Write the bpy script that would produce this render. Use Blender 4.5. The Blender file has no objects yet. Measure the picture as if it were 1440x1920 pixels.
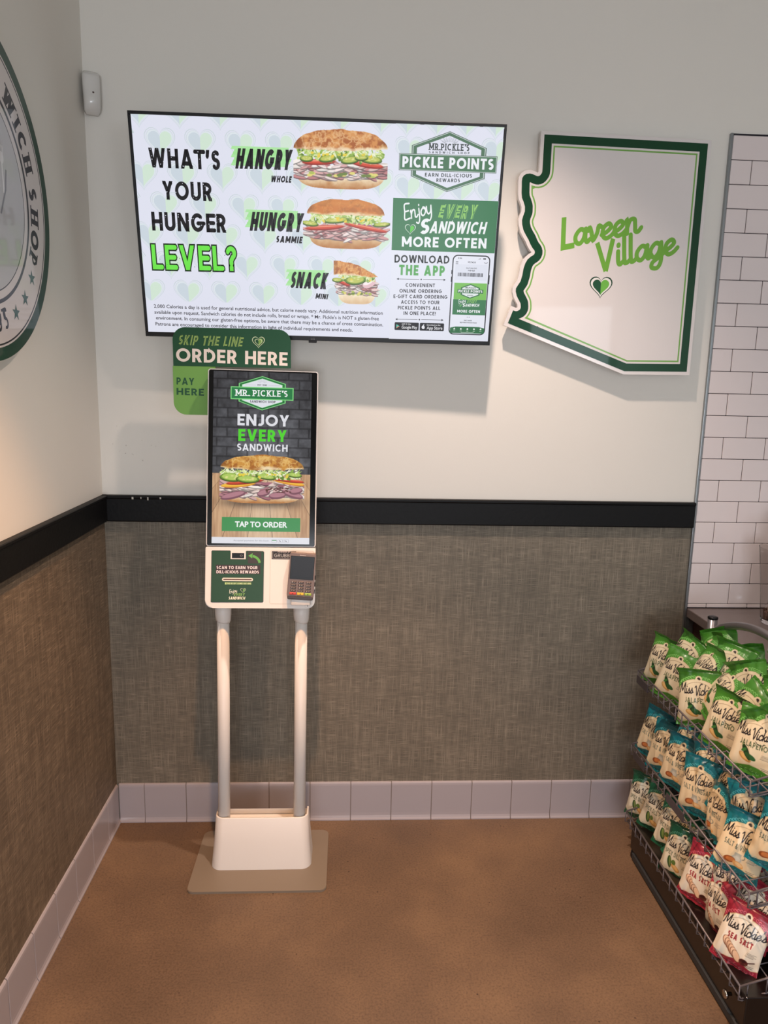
import bpy, bmesh, math, random
import numpy as np
from mathutils import Matrix, Vector, geometry

# ------------------------------------------------------------------ camera, light, exposure
sc = bpy.context.scene
COL = sc.collection
cam_d = bpy.data.cameras.new('camera')
cam = bpy.data.objects.new('camera', cam_d)
COL.objects.link(cam)
sc.camera = cam
YAW, PITCH, ROLL = 0.0534, -0.1769, 0.0216
cam_d.sensor_fit = 'VERTICAL'
cam_d.sensor_height = 24.0
cam_d.sensor_width = 18.0
cam_d.lens = 1359.3 / 1920 * 24.0
cam_d.clip_start = 0.02
_f = Vector((math.sin(YAW) * math.cos(PITCH), math.cos(YAW) * math.cos(PITCH), math.sin(PITCH)))
_r0 = Vector((math.cos(YAW), -math.sin(YAW), 0))
_u0 = _r0.cross(_f)
_r = math.cos(ROLL) * _r0 + math.sin(ROLL) * _u0
_u = -math.sin(ROLL) * _r0 + math.cos(ROLL) * _u0
m4 = Matrix(((_r.x, _u.x, -_f.x, 0.8424), (_r.y, _u.y, -_f.y, -2.5284), (_r.z, _u.z, -_f.z, 1.6448), (0, 0, 0, 1)))
cam.matrix_world = m4

sc.view_settings.view_transform = 'Standard'
sc.view_settings.look = 'None'
sc.view_settings.gamma = 1.0
sc.view_settings.use_curve_mapping = False
sc.view_settings.exposure = 0.0

world = bpy.data.worlds.new('world')
world.use_nodes = True
sc.world = world
world.node_tree.nodes['Background'].inputs[0].default_value = (0.95, 0.97, 1.0, 1)
world.node_tree.nodes['Background'].inputs[1].default_value = 0.24
sc.cycles.max_bounces = 8
sc.cycles.use_denoising = True

CEIL = 3.1


def area(name, loc, target, sx, sy, power, color):
    d = bpy.data.lights.new(name, 'AREA')
    d.shape = 'RECTANGLE'
    d.size, d.size_y = sx, sy
    d.energy = power
    d.color = color
    o = bpy.data.objects.new(name, d)
    COL.objects.link(o)
    o.location = loc
    o.rotation_euler = (Vector(target) - Vector(loc)).to_track_quat('-Z', 'Y').to_euler()
    return o


def can(name, x, y, power, color, deg=80, blend=0.6, rad=0.035):
    d = bpy.data.lights.new(name, 'SPOT')
    d.energy = power
    d.color = color
    d.spot_size = math.radians(deg)
    d.spot_blend = blend
    d.shadow_soft_size = rad
    o = bpy.data.objects.new(name, d)
    COL.objects.link(o)
    o.location = (x, y, CEIL - 0.03)
    return o


WARM = (1.0, 0.70, 0.50)
area('shopfront_daylight', (0.9, -5.6, 1.0), (1.1, 0, 1.2), 2.2, 1.3, 88, (0.88, 0.93, 1.0))
area('side_window_daylight', (3.15, -5.2, 2.0), (1.4, 0, 1.5), 0.8, 0.9, 14, (0.80, 0.90, 1.0))
can('downlight_kiosk', 1.2, -0.68, 160, (1.0, 0.78, 0.66), 98, 0.9, 0.03)
can('downlight_left', 0.74, -1.2, 210, (1.0, 0.52, 0.24), 66, 0.5)
can('downlight_centre', 1.35, -2.1, 60, WARM, 80, 0.8)
can('downlight_right', 2.3, -1.6, 38, (1.0, 0.80, 0.70), 90, 0.8)
can('downlight_rear', 0.8, -3.6, 60, WARM, 110, 0.8)


# ------------------------------------------------------------------ helpers
def lin(c):
    out = []
    for v in c[:3]:
        v = v / 255.0
        out.append(v / 12.92 if v <= 0.04045 else ((v + 0.055) / 1.055) ** 2.4)
    return tuple(out)


def lin_np(a):
    a = np.clip(a, 0, 1)
    return np.where(a <= 0.04045, a / 12.92, ((a + 0.055) / 1.055) ** 2.4)


MATS = {}


def mat(name, col=(200, 200, 200), rough=0.5, metal=0.0, bump=0.0, bscale=200.0, var=0.0, vscale=8.0, coat=0.0, spec=0.5, glass=False):
    """plain procedural material: colour with slight noise variation and fine bump"""
    if name in MATS:
        return MATS[name]
    m = bpy.data.materials.new(name)
    m.use_nodes = True
    nt = m.node_tree
    b = nt.nodes['Principled BSDF']
    c = lin(col)
    b.inputs['Roughness'].default_value = rough
    b.inputs['Metallic'].default_value = metal
    b.inputs['Specular IOR Level'].default_value = spec
    b.inputs['Coat Weight'].default_value = coat
    b.inputs['Coat Roughness'].default_value = 0.08
    tc = nt.nodes.new('ShaderNodeTexCoord')
    n = nt.nodes.new('ShaderNodeTexNoise')
    n.inputs['Scale'].default_value = vscale
    n.inputs['Detail'].default_value = 4
    nt.links.new(tc.outputs['Object'], n.inputs['Vector'])
    mx = nt.nodes.new('ShaderNodeMixRGB')
    mx.inputs[1].default_value = (*[max(0, v * (1 - var)) for v in c], 1)
    mx.inputs[2].default_value = (*[min(1, v * (1 + var)) for v in c], 1)
    nt.links.new(n.outputs['Fac'], mx.inputs[0])
    nt.links.new(mx.outputs[0], b.inputs['Base Color'])
    if bump:
        n2 = nt.nodes.new('ShaderNodeTexNoise')
        n2.inputs['Scale'].default_value = bscale
        n2.inputs['Detail'].default_value = 3
        nt.links.new(tc.outputs['Object'], n2.inputs['Vector'])
        bp = nt.nodes.new('ShaderNodeBump')
        bp.inputs['Strength'].default_value = bump
        bp.inputs['Distance'].default_value = 0.002
        nt.links.new(n2.outputs['Fac'], bp.inputs['Height'])
        nt.links.new(bp.outputs[0], b.inputs['Normal'])
    if glass:
        b.inputs['Transmission Weight'].default_value = 1.0
        b.inputs['IOR'].default_value = 1.12
    MATS[name] = m
    return m


def mat_attr(name, rough=0.4, emit=0.0, coat=0.0, bump=0.0, spec=0.5, crough=0.05, metal=0.0):
    """colour comes from the flat print stored on the surface (attribute Col)"""
    if name in MATS:
        return MATS[name]
    m = bpy.data.materials.new(name)
    m.use_nodes = True
    nt = m.node_tree
    b = nt.nodes['Principled BSDF']
    a = nt.nodes.new('ShaderNodeAttribute')
    a.attribute_name = 'Col'
    b.inputs['Roughness'].default_value = rough
    b.inputs['Specular IOR Level'].default_value = spec
    b.inputs['Coat Weight'].default_value = coat
    b.inputs['Coat Roughness'].default_value = crough
    b.inputs['Metallic'].default_value = metal
    if emit:
        b.inputs['Base Color'].default_value = (0.01, 0.01, 0.012, 1)
        nt.links.new(a.outputs['Color'], b.inputs['Emission Color'])
        b.inputs['Emission Strength'].default_value = emit
    else:
        nt.links.new(a.outputs['Color'], b.inputs['Base Color'])
    if bump:
        tc = nt.nodes.new('ShaderNodeTexCoord')
        n2 = nt.nodes.new('ShaderNodeTexNoise')
        n2.inputs['Scale'].default_value = 60
        nt.links.new(tc.outputs['Object'], n2.inputs['Vector'])
        bp = nt.nodes.new('ShaderNodeBump')
        bp.inputs['Strength'].default_value = bump
        bp.inputs['Distance'].default_value = 0.003
        nt.links.new(n2.outputs['Fac'], bp.inputs['Height'])
        nt.links.new(bp.outputs[0], b.inputs['Normal'])
    MATS[name] = m
    return m


def link(name, me, m=None, parent=None, smooth=False):
    if m is not None:
        me.materials.append(m)
    if smooth:
        for p in me.polygons:
            p.use_smooth = True
    o = bpy.data.objects.new(name, me)
    COL.objects.link(o)
    if parent is not None:
        o.parent = parent
    return o


def tag(o, label=None, cat=None, group=None, kind=None):
    if label:
        o['label'] = label
    if cat:
        o['category'] = cat
    if group:
        o['group'] = group
    if kind:
        o['kind'] = kind
    return o


def empty(name, loc=(0, 0, 0), mtx=None):
    o = bpy.data.objects.new(name, None)
    o.empty_display_size = 0.05
    COL.objects.link(o)
    if mtx is not None:
        o.matrix_world = mtx
    else:
        o.location = loc
    return o


def bm_mesh(name, bm):
    me = bpy.data.meshes.new(name)
    bmesh.ops.recalc_face_normals(bm, faces=bm.faces)
    bm.to_mesh(me)
    bm.free()
    return me


def add_box(bm, x0, x1, y0, y1, z0, z1, bev=0.0, seg=2):
    vs = [bm.verts.new(p) for p in [(x0, y0, z0), (x1, y0, z0), (x1, y1, z0), (x0, y1, z0), (x0, y0, z1), (x1, y0, z1), (x1, y1, z1), (x0, y1, z1)]]
    fs = [bm.faces.new([vs[i] for i in f]) for f in [(0, 3, 2, 1), (4, 5, 6, 7), (0, 1, 5, 4), (1, 2, 6, 5), (2, 3, 7, 6), (3, 0, 4, 7)]]
    if bev:
        es = set(e for f in fs for e in f.edges)
        bmesh.ops.bevel(bm, geom=list(es), offset=bev, segments=seg, affect='EDGES', profile=0.5)


def box(name, x0, x1, y0, y1, z0, z1, m, parent=None, bev=0.0, seg=2, smooth=False):
    bm = bmesh.new()
    add_box(bm, x0, x1, y0, y1, z0, z1, bev, seg)
    return link(name, bm_mesh(name, bm), m, parent, smooth)


def add_tube(bm, pts, r, n=10, caps=True, closed=False):
    pts = [Vector(p) for p in pts]
    rings = []
    N = len(pts)
    up = None
    for i, p in enumerate(pts):
        a = pts[(i - 1) % N] if (closed or i > 0) else pts[i]
        b = pts[(i + 1) % N] if (closed or i < N - 1) else pts[i]
        d = (b - a).normalized()
        if up is None:
            up = Vector((0, 0, 1)) if abs(d.z) < 0.9 else Vector((1, 0, 0))
        s = d.cross(up)
        if s.length < 1e-5:
            s = d.cross(Vector((0, 1, 0)))
        s.normalize()
        t = s.cross(d).normalized()
        up = t
        rr = r[i] if isinstance(r, (list, tuple)) else r
        rings.append([bm.verts.new(p + (s * math.cos(2 * math.pi * k / n) + t * math.sin(2 * math.pi * k / n)) * rr) for k in range(n)])
    M = N if closed else N - 1
    for i in range(M):
        A, B = rings[i], rings[(i + 1) % N]
        for k in range(n):
            bm.faces.new((A[k], A[(k + 1) % n], B[(k + 1) % n], B[k]))
    if caps and not closed:
        bm.faces.new(rings[0][::-1])
        bm.faces.new(rings[-1])


def tube(name, pts, r, m, parent=None, n=12, closed=False):
    bm = bmesh.new()
    add_tube(bm, pts, r, n, True, closed)
    return link(name, bm_mesh(name, bm), m, parent, True)


def rounded(x0, x1, z0, z1, r, n=6):
    """outline of a rounded rectangle; r = one radius or four (bl, br, tr, tl)"""
    rr = r if isinstance(r, (list, tuple)) else (r,) * 4
    out = []
    for (cx, cz, a0, q) in ((x0 + rr[0], z0 + rr[0], 180, rr[0]), (x1 - rr[1], z0 + rr[1], 270, rr[1]), (x1 - rr[2], z1 - rr[2], 0, rr[2]), (x0 + rr[3], z1 - rr[3], 90, rr[3])):
        if q <= 0:
            out.append((cx, cz))
            continue
        for k in range(n + 1):
            a = math.radians(a0 + 90 * k / n)
            out.append((cx + q * math.cos(a), cz + q * math.sin(a)))
    return out


def add_prism(bm, outline, y0, y1, bev=0.0):
    """extrude an (x, z) outline from y0 (front) to y1 (back); front edge bevelled"""
    A = [bm.verts.new((x, y0, z)) for x, z in outline]
    B = [bm.verts.new((x, y1, z)) for x, z in outline]
    n = len(A)
    f = bm.faces.new(A)
    bm.faces.new(B[::-1])
    for k in range(n):
        bm.faces.new((A[k], B[k], B[(k + 1) % n], A[(k + 1) % n]))
    if bev:
        bmesh.ops.bevel(bm, geom=list(f.edges), offset=bev, segments=2, affect='EDGES')


def prism(name, outline, y0, y1, m, parent=None, bev=0.0):
    bm = bmesh.new()
    add_prism(bm, outline, y0, y1, bev)
    return link(name, bm_mesh(name, bm), m, parent)


# ------------------------------------------------------------------ stroke lettering
def arc(cx, cy, rx, ry, a0, a1, n=14):
    return [(cx + rx * math.cos(math.radians(a0 + (a1 - a0) * k / n)), cy + ry * math.sin(math.radians(a0 + (a1 - a0) * k / n))) for k in range(n + 1)]


def glyph(ch, w):
    """(advance, [(points, flag)]) for a capital of height 1; flag H = ends cut level"""
    a = w / 2
    T = 1 - a
    d = w * 0.58

    def bowl(y0, y1, W):
        r = (y1 - y0) / 2
        rx = min(r, W - a - a)
        return [(a, y1), (W - a - rx, y1)] + arc(W - a - rx, (y0 + y1) / 2, rx, r, 90, -90, 10)[1:-1] + [(W - a - rx, y0), (a, y0)]
    V = lambda x, y0=0.0, y1=1.0: ([(x, y0), (x, y1)], 'V')
    B = lambda x0, x1, y: ([(x0, y), (x1, y)], '')
    D = lambda x0, y0, x1, y1: ([(x0, y0), (x1, y1)], 'H')
    if ch == ' ':
        return 0.3, []
    if ch == 'A':
        W = 0.86
        return W, [D(d, 0, W / 2, 1), D(W - d, 0, W / 2, 1), B(0.22, W - 0.22, 0.27)]
    if ch == 'B':
        W = 0.64
        return W, [V(a), (bowl(0.5, T, W * 0.94), ''), (bowl(a, 0.5, W), '')]
    if ch == 'C':
        W = 0.8
        return W, [(arc(W / 2 + 0.04, .5, W / 2 + .04 - a, .5 - a, 48, 312, 20), '')]
    if ch == 'D':
        W = 0.76
        return W, [V(a), ([(a, T), (.3, T)] + arc(.3, .5, W - a - .3, .5 - a, 90, -90, 14) + [(a, a)], '')]
    if ch == 'E':
        return 0.55, [V(a), B(a, .55, T), B(a, .5, .5), B(a, .55, a)]
    if ch == 'F':
        return 0.52, [V(a), B(a, .52, T), B(a, .47, .48)]
    if ch == 'G':
        W = 0.86
        return W, [(arc(W / 2, .5, W / 2 - a, .5 - a, 48, 342, 22), ''), B(W * .52, W, .46)]
    if ch == 'H':
        return .72, [V(a), V(.72 - a), B(a, .72 - a, .5)]
    if ch == 'I':
        return w, [V(a)]
    if ch == 'J':
        W = .46
        return W, [([(W - a, 1), (W - a, .28)] + arc(W - a - .2, .28, .2, .28 - a, 0, -125, 10)[1:], '')]
    if ch == 'K':
        W = .68
        return W, [V(a), D(a * 1.4, .36, W - d, 1), D(.26, .5, W - d * .9, 0)]
    if ch == 'L':
        return .5, [V(a), B(a, .5, a)]
    if ch == 'M':
        W = .92
        return W, [V(a), V(W - a), D(d * .8, 1, W / 2, .22), D(W - d * .8, 1, W / 2, .22)]
    if ch == 'N':
        W = .76
        return W, [V(a), V(W - a), D(d * .8, 1, W - d * .8, 0)]
    if ch in 'OQ':
        W = .94
        s = [(arc(W / 2, .5, W / 2 - a, .5 - a, 0, 360, 28), 'C')]
        if ch == 'Q':
            s.append(D(.55, .3, W - .1, 0))
        return W, s
    if ch == 'P':
        return .6, [V(a), (bowl(.42, T, .6), '')]
    if ch == 'R':
        return .64, [V(a), (bowl(.44, T, .6), ''), D(.33, .44, .64 - d, 0)]
    if ch == 'S':
        W = .56
        ry = (1 - w) / 4
        up = arc(W / 2, .5 + ry, W / 2 - a, ry, 40, 270, 12)
        lo = arc(W / 2, .5 - ry, W / 2 - a, ry, 90, -140, 12)
        return W, [(up + lo[1:], '')]
    if ch == 'T':
        return .62, [V(.31), B(0, .62, T)]
    if ch == 'U':
        W = .7
        return W, [([(a, 1), (a, .35)] + arc(W / 2, .35, W / 2 - a, .35 - a, 180, 360, 12)[1:-1] + [(W - a, .35), (W - a, 1)], '')]
    if ch == 'V':
        W = .8
        return W, [D(d, 1, W / 2, 0), D(W - d, 1, W / 2, 0)]
    if ch == 'W':
        W = 1.14
        return W, [D(d, 1, W * .29, 0), D(W / 2, 1, W * .29, 0), D(W / 2, 1, W * .71, 0), D(W - d, 1, W * .71, 0)]
    if ch == 'X':
        W = .72
        return W, [D(d, 1, W - d, 0), D(d, 0, W - d, 1)]
    if ch == 'Y':
        W = .74
        return W, [D(d, 1, W / 2, .4), D(W - d, 1, W / 2, .4), V(W / 2, 0, .45)]
    if ch == 'Z':
        W = .62
        return W, [B(0.02, W, T), B(0, W, a), D(d, a, W - d, T)]
    if ch == '1':
        return .36, [V(.36 - a), D(.05, .75, .36 - a, .96)]
    if ch == '9':
        W = .6
        return W, [(arc(W / 2, .66, W / 2 - a, .34 - a, 0, 360, 18), 'C'), ([(W - a, .66), (W - a, .4)] + arc(W / 2, .36, W / 2 - a, .36 - a, 0, -140, 10)[1:], '')]
    if ch == '5':
        W = .56
        return W, [B(.08, W - .04, T), V(.08 + a, .52, 1), (arc(.24, .33, W - .24 - a, .33 - a, 115, -130, 14), '')]
    if ch == '-':
        return .34, [B(0.02, .32, .42)]
    if ch == '.':
        return w * 1.1, [V(a, 0, w)]
    if ch == '!':
        return w * 1.1, [V(a, 0, w), V(a, w * 1.6, 1)]
    if ch == "'":
        return w * 1.1, [D(a * .8, .66, a * 1.2, 1)]
    if ch == '?':
        W = .54
        return W, [(arc(W / 2, .72, W / 2 - a, .28 - a, 165, -60, 12) + [(W / 2, .42), (W / 2, .27)], ''), V(W / 2, 0, w * .9)]
    if ch == '&':
        W = .72
        return W, [([(W - .02, 0), (.2, .62)] + arc(.33, .76, .15, .17, 200, -20, 8) + [(.14, .36)] + arc(.3, .25, .22, .19, 160, 330, 8) + [(.66, .45)], '')]
    if ch == '*':
        return .3, []
    return .4, []


def ribbon(pts, w, closed=False, ext=0.0, level=False):
    """outline quads of a stroke of width w"""
    P = np.array(pts, float)
    if closed and np.allclose(P[0], P[-1]):
        P = P[:-1]
    n = len(P)
    if level and n == 2:
        dx, dy = P[1] - P[0]
        L = math.hypot(dx, dy)
        hw = w / 2 * L / max(abs(dy), 1e-6)
        sg = 1 if dy > 0 else -1
        e = ext * sg
        p0 = P[0] - np.array([dx / dy * e, e])
        p1 = P[1] + np.array([dx / dy * e, e])
        return [np.array([(p0[0] - hw, p0[1]), (p0[0] + hw, p0[1]), (p1[0] + hw, p1[1]), (p1[0] - hw, p1[1])])]
    if ext and not closed:
        d0 = P[0] - P[1]
        P[0] = P[0] + d0 / np.linalg.norm(d0) * ext
        d1 = P[-1] - P[-2]
        P[-1] = P[-1] + d1 / np.linalg.norm(d1) * ext
    if closed:
        A = np.roll(P, 1, 0)
        Bn = np.roll(P, -1, 0)
    else:
        A = np.vstack([P[:1] * 2 - P[1:2], P[:-1]])
        Bn = np.vstack([P[1:], P[-1:] * 2 - P[-2:-1]])
    d1 = P - A
    d1 /= np.linalg.norm(d1, axis=1)[:, None] + 1e-12
    d2 = Bn - P
    d2 /= np.linalg.norm(d2, axis=1)[:, None] + 1e-12
    t = d1 + d2
    ln = np.linalg.norm(t, axis=1)
    t = np.where(ln[:, None] < 1e-6, d1, t / (ln[:, None] + 1e-12))
    nrm = np.stack([-t[:, 1], t[:, 0]], 1)
    k = 1 / np.maximum(0.45, (d1 * t).sum(1))
    L = P + nrm * (w / 2 * k)[:, None]
    R = P - nrm * (w / 2 * k)[:, None]
    out = []
    m = n if closed else n - 1
    for i in range(m):
        j = (i + 1) % n
        out.append(np.array([L[i], R[i], R[j], L[j]]))
    return out


def smooth_path(pts, n=6):
    P = [np.array(p, float) for p in pts]
    if len(P) < 3:
        return [tuple(p) for p in P]
    P = [2 * P[0] - P[1]] + P + [2 * P[-1] - P[-2]]
    out = []
    for i in range(1, len(P) - 2):
        for k in range(n):
            t = k / n
            q = 0.5 * ((2 * P[i]) + (-P[i - 1] + P[i + 1]) * t + (2 * P[i - 1] - 5 * P[i] + 4 * P[i + 1] - P[i + 2]) * t * t + (-P[i - 1] + 3 * P[i] - 3 * P[i + 1] + P[i + 2]) * t ** 3)
            out.append(tuple(q))
    out.append(tuple(P[-2]))
    return out


# script letters: x-height 1, connected by their exit strokes
SCR = {
    'a': (1.12, [[(.9, .8), (.5, 1.02), (.1, .65), (.08, .2), (.38, -.02), (.72, .3), (.9, .95)], [(.92, 1), (.86, .3), (1.0, .0), (1.25, .18)]]),
    'v': (1.05, [[(0, .8), (.12, 1), (.25, .6), (.36, .03), (.7, .5), (.85, 1.0), (1.1, .88)]]),
    'e': (.98, [[(.02, .3), (.45, .45), (.8, .75), (.6, 1.03), (.2, .8), (.1, .3), (.35, -.02), (.75, .08), (1.08, .35)]]),
    'n': (1.22, [[(.05, .85), (.14, .95), (.14, 0)], [(.14, .4), (.4, .95), (.75, .95), (.8, .5), (.82, .08), (1.05, 0), (1.3, .25)]]),
    'i': (.5, [[(.1, 1), (.1, .25), (.25, 0), (.55, .22)], [(.14, 1.4), (.14, 1.5)]]),
    'l': (.52, [[(.1, 2.05), (.1, .3), (.25, 0), (.6, .22)]]),
    'g': (1.15, [[(.9, .8), (.5, 1.02), (.1, .65), (.08, .2), (.38, -.02), (.72, .3), (.9, .95)], [(.92, 1), (.9, -.3), (.6, -.85), (.15, -.75), (.2, -.4), (.7, -.1), (1.25, .25)]]),
    's': (.85, [[(.02, .1), (.3, .6), (.42, 1.05), (.5, .75), (.72, .35), (.5, 0), (.15, .05)], [(.5, 0), (.95, .2)]]),
    'c': (.9, [[(.8, .75), (.55, 1.02), (.12, .7), (.1, .2), (.45, -.02), (.95, .3)]]),
    'k': (.95, [[(.1, 2.05), (.1, 0)], [(.75, .95), (.4, .6), (.12, .42)], [(.3, .52), (.55, .1), (.75, 0), (1.0, .2)]]),
    'o': (1.0, [[(.5, 1.02), (.1, .6), (.15, .1), (.5, -.02), (.85, .4), (.75, .9), (.5, 1.02), (.7, .8), (1.08, .85)]]),
    'j': (.55, [[(.3, 1), (.3, -.3), (.05, -.85), (-.3, -.7)], [(.34, 1.4), (.34, 1.5)]]),
    'y': (1.1, [[(.05, 1), (.1, .3), (.35, 0), (.7, .25), (.85, 1)], [(.85, 1), (.8, -.3), (.45, -.85), (.05, -.7)]]),
    'M': (2.0, [[(.0, .1), (.15, .4), (.35, 2.1), (.5, 2.1), (.8, .7), (.95, .7), (1.45, 2.1), (1.55, 2.0), (1.6, .4), (1.8, 0), (2.05, .2)]]),
    'V': (1.25, [[(-.15, 1.7), (.1, 2.0), (.3, 1.5), (.62, .0), (1.1, 1.8), (1.5, 2.35), (1.8, 2.3)]]),
    'v_': (1.0, []),
    'L': (1.15, [[(.3, 2.0), (.22, 0.06), (1.15, .06)]]),
    'W': (1.25, [[(-.05, 1.9), (.42, .0)], [(.42, .0), (1.25, 1.95)]]),
    'E': (1.15, [[(1.1, 1.95), (.3, 1.95), (.22, 1), (.15, .05), (1.05, .05)], [(.2, 1.02), (.9, 1.05)]]),
    "'": (.3, [[(.15, 2.0), (.1, 1.55)]]),
    ' ': (.6, []),
}


def merged(tris):
    """overlapping strokes of one colour become one clean sheet of triangles"""
    vs, fs = [], []
    for t in tris:
        a, b, c = t
        ar = (b[0] - a[0]) * (c[1] - a[1]) - (b[1] - a[1]) * (c[0] - a[0])
        if abs(ar) < 1e-5:
            continue
        if ar < 0:
            b, c = c, b
        n = len(vs)
        vs += [Vector(a), Vector(b), Vector(c)]
        fs.append((n, n + 1, n + 2))
    r = geometry.delaunay_2d_cdt(vs, [], fs, 0, 1e-4)
    P = np.array([tuple(v) for v in r[0]])
    F = np.array([f for f, o in zip(r[2], r[5]) if len(f) == 3 and len(o)], int)
    return P[F]


class Canvas:
    """flat artwork in millimetres: a stack of coloured shapes"""

    def __init__(self):
        self.items = []
        self.L = 0

    def shape(self, polys, col, layer=None):
        if layer is None:
            self.L += 1
            layer = self.L
        tris = []
        for p in polys:
            p = np.asarray(p, float)
            if len(p) == 3:
                tris.append(p)
            elif len(p) == 4:
                tris.append(p[[0, 1, 2]])
                tris.append(p[[0, 2, 3]])
            else:
                tt = geometry.tessellate_polygon([[Vector((x, y, 0)) for x, y in p]])
                for t in tt:
                    tris.append(p[list(t)])
        if tris:
            self.items.append((np.array(tris), layer, tuple(col)))
        return self

    def poly(self, pts, col):
        return self.shape([pts], col)

    def rect(self, x0, y0, x1, y1, col):
        return self.shape([[(x0, y0), (x1, y0), (x1, y1), (x0, y1)]], col)

    def rrect(self, x0, y0, x1, y1, r, col):
        return self.shape([rounded(x0, x1, y0, y1, r)], col)

    def ell(self, cx, cy, rx, ry, col, rot=0, n=20):
        c, s = math.cos(rot), math.sin(rot)
        return self.shape([[(cx + rx * math.cos(t) * c - ry * math.sin(t) * s, cy + rx * math.cos(t) * s + ry * math.sin(t) * c) for t in [2 * math.pi * k / n for k in range(n)]]], col)

    def line(self, pts, w, col, closed=False):
        return self.shape(ribbon(pts, w, closed), col)

    def ring(self, cx, cy, r0, r1, col, n=96):
        return self.shape(ribbon(arc(cx, cy, (r0 + r1) / 2, (r0 + r1) / 2, 0, 360, n), r1 - r0, True), col)

    def caps(self, s, x0, y0, x1, y1, h, col, w=.19, shear=0.0, track=.13, out=0.0, slab=False, round_=False):
        """capitals fitted between two baseline points, letter height h"""
        X = 0.0
        polys = []
        for ch in s:
            adv, st = glyph(ch, w)
            sp = track
            if slab and ch in "MNHIKLPRCEADUWS":
                sp = track + .1
            for pts, fl in st:
                P = [(x + X, y) for x, y in pts]
                polys += ribbon(P, w + 2 * out, fl == 'C', out if fl != 'C' else 0, fl == 'H')
                if round_ and fl != 'C':
                    for q in (P[0], P[-1]):
                        r = w / 2 + out
                        yy = min(max(q[1], r - out), 1 - r + out)
                        polys.append(np.array([(q[0] + r * .9 * math.cos(t), yy + r * math.sin(t)) for t in [math.pi * k / 4 for k in range(8)]]))
                if slab and fl in 'VH' and fl:
                    for (x, y) in (P[0], P[-1]):
                        if y < .02 or y > .98:
                            if ch in 'AVM' and abs(x - X - adv / 2) < .05:
                                continue
                            yy = w * .28 if y < .5 else 1 - w * .28
                            polys.append(np.array([(x - w * 1.15, yy - w * .3), (x + w * 1.15, yy - w * .3), (x + w * 1.15, yy + w * .3), (x - w * 1.15, yy + w * .3)]))
            X += adv + sp
        X -= track
        return self._place(polys, X, x0, y0, x1, y1, h, shear, col)

    def script(self, s, x0, y0, x1, y1, xh, col, w=.2, shear=.25, fit=True, dx=0, dy=0):
        X = 0.0
        polys = []
        for ch in s:
            adv, st = SCR[ch]
            for pts in st:
                P = [(x + X, y) for x, y in (pts if ch in 'LW' else smooth_path(pts, 5))]
                polys += ribbon(P, w)
                if ch not in 'LW':
                    for q in (P[0], P[-1]):
                        polys.append(np.array([(q[0] + w / 2 * math.cos(t), q[1] + w / 2 * math.sin(t)) for t in [math.pi * k / 4 for k in range(8)]]))
            X += adv
        return self._place(polys, X, x0, y0, x1, y1, xh, shear, col)

    def _place(self, polys, X, x0, y0, x1, y1, h, shear, col):
        L = math.hypot(x1 - x0, y1 - y0) - max(0, shear) * 0
        c, s_ = (x1 - x0) / L, (y1 - y0) / L
        k = L / max(X, 1e-6)
        out = []
        for p in polys:
            q = np.asarray(p, float).copy()
            xx = q[:, 0] * k + q[:, 1] * h * shear
            yy = q[:, 1] * h
            out.append(np.stack([x0 + xx * c - yy * s_, y0 + xx * s_ + yy * c], 1))
        return self.shape(out, col)

    def text(self, s, x0, y0, x1, y1, h, col, bold=0.0, shear=0.0):
        """small lettering from the built-in font, h = capital height"""
        cu = bpy.data.curves.new('lettering', 'FONT')
        cu.body = s
        cu.size = 1.0
        cu.offset = bold
        cu.resolution_u = 3
        ob = bpy.data.objects.new('lettering', cu)
        me = bpy.data.meshes.new_from_object(ob)
        nv = len(me.vertices)
        if nv:
            co = np.empty(nv * 3)
            me.vertices.foreach_get('co', co)
            co = co.reshape(-1, 3)[:, :2]
            me.calc_loop_triangles()
            ti = np.empty(len(me.loop_triangles) * 3, int)
            me.loop_triangles.foreach_get('vertices', ti)
            x_min, x_max = co[:, 0].min(), co[:, 0].max()
            co = np.stack([(co[:, 0] - x_min), co[:, 1] / 0.68], 1)
            L = math.hypot(x1 - x0, y1 - y0)
            c, s_ = (x1 - x0) / L, (y1 - y0) / L
            k = L / (x_max - x_min)
            xx = co[:, 0] * k + co[:, 1] * h * shear
            yy = co[:, 1] * h
            q = np.stack([x0 + xx * c - yy * s_, y0 + xx * s_ + yy * c], 1)
            self.L += 1
            self.items.append((q[ti].reshape(-1, 3, 2), self.L, tuple(col)))
        bpy.data.meshes.remove(me)
        bpy.data.objects.remove(ob)
        bpy.data.curves.remove(cu)
        return self

    def heart(self, cx, cy, w, cl, cr, rim=None, rim2=None):
        def hp(k):
            return [(cx + k * 16 * math.sin(t) ** 3, cy + k * (13 * math.cos(t) - 5 * math.cos(2 * t) - 2 * math.cos(3 * t) - math.cos(4 * t) + 2)) for t in [2 * math.pi * i / 36 for i in range(36)]]
        if rim2:
            self.poly(hp(w / 32 * 1.12), rim2)
        if rim:
            self.poly(hp(w / 32), rim)
        k = w / 32 * (.8 if rim else 1)
        H = hp(k)
        self.poly([p for p in H[18:]] + [H[0]], cl)
        self.poly(H[:19], cr)
        return self

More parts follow.
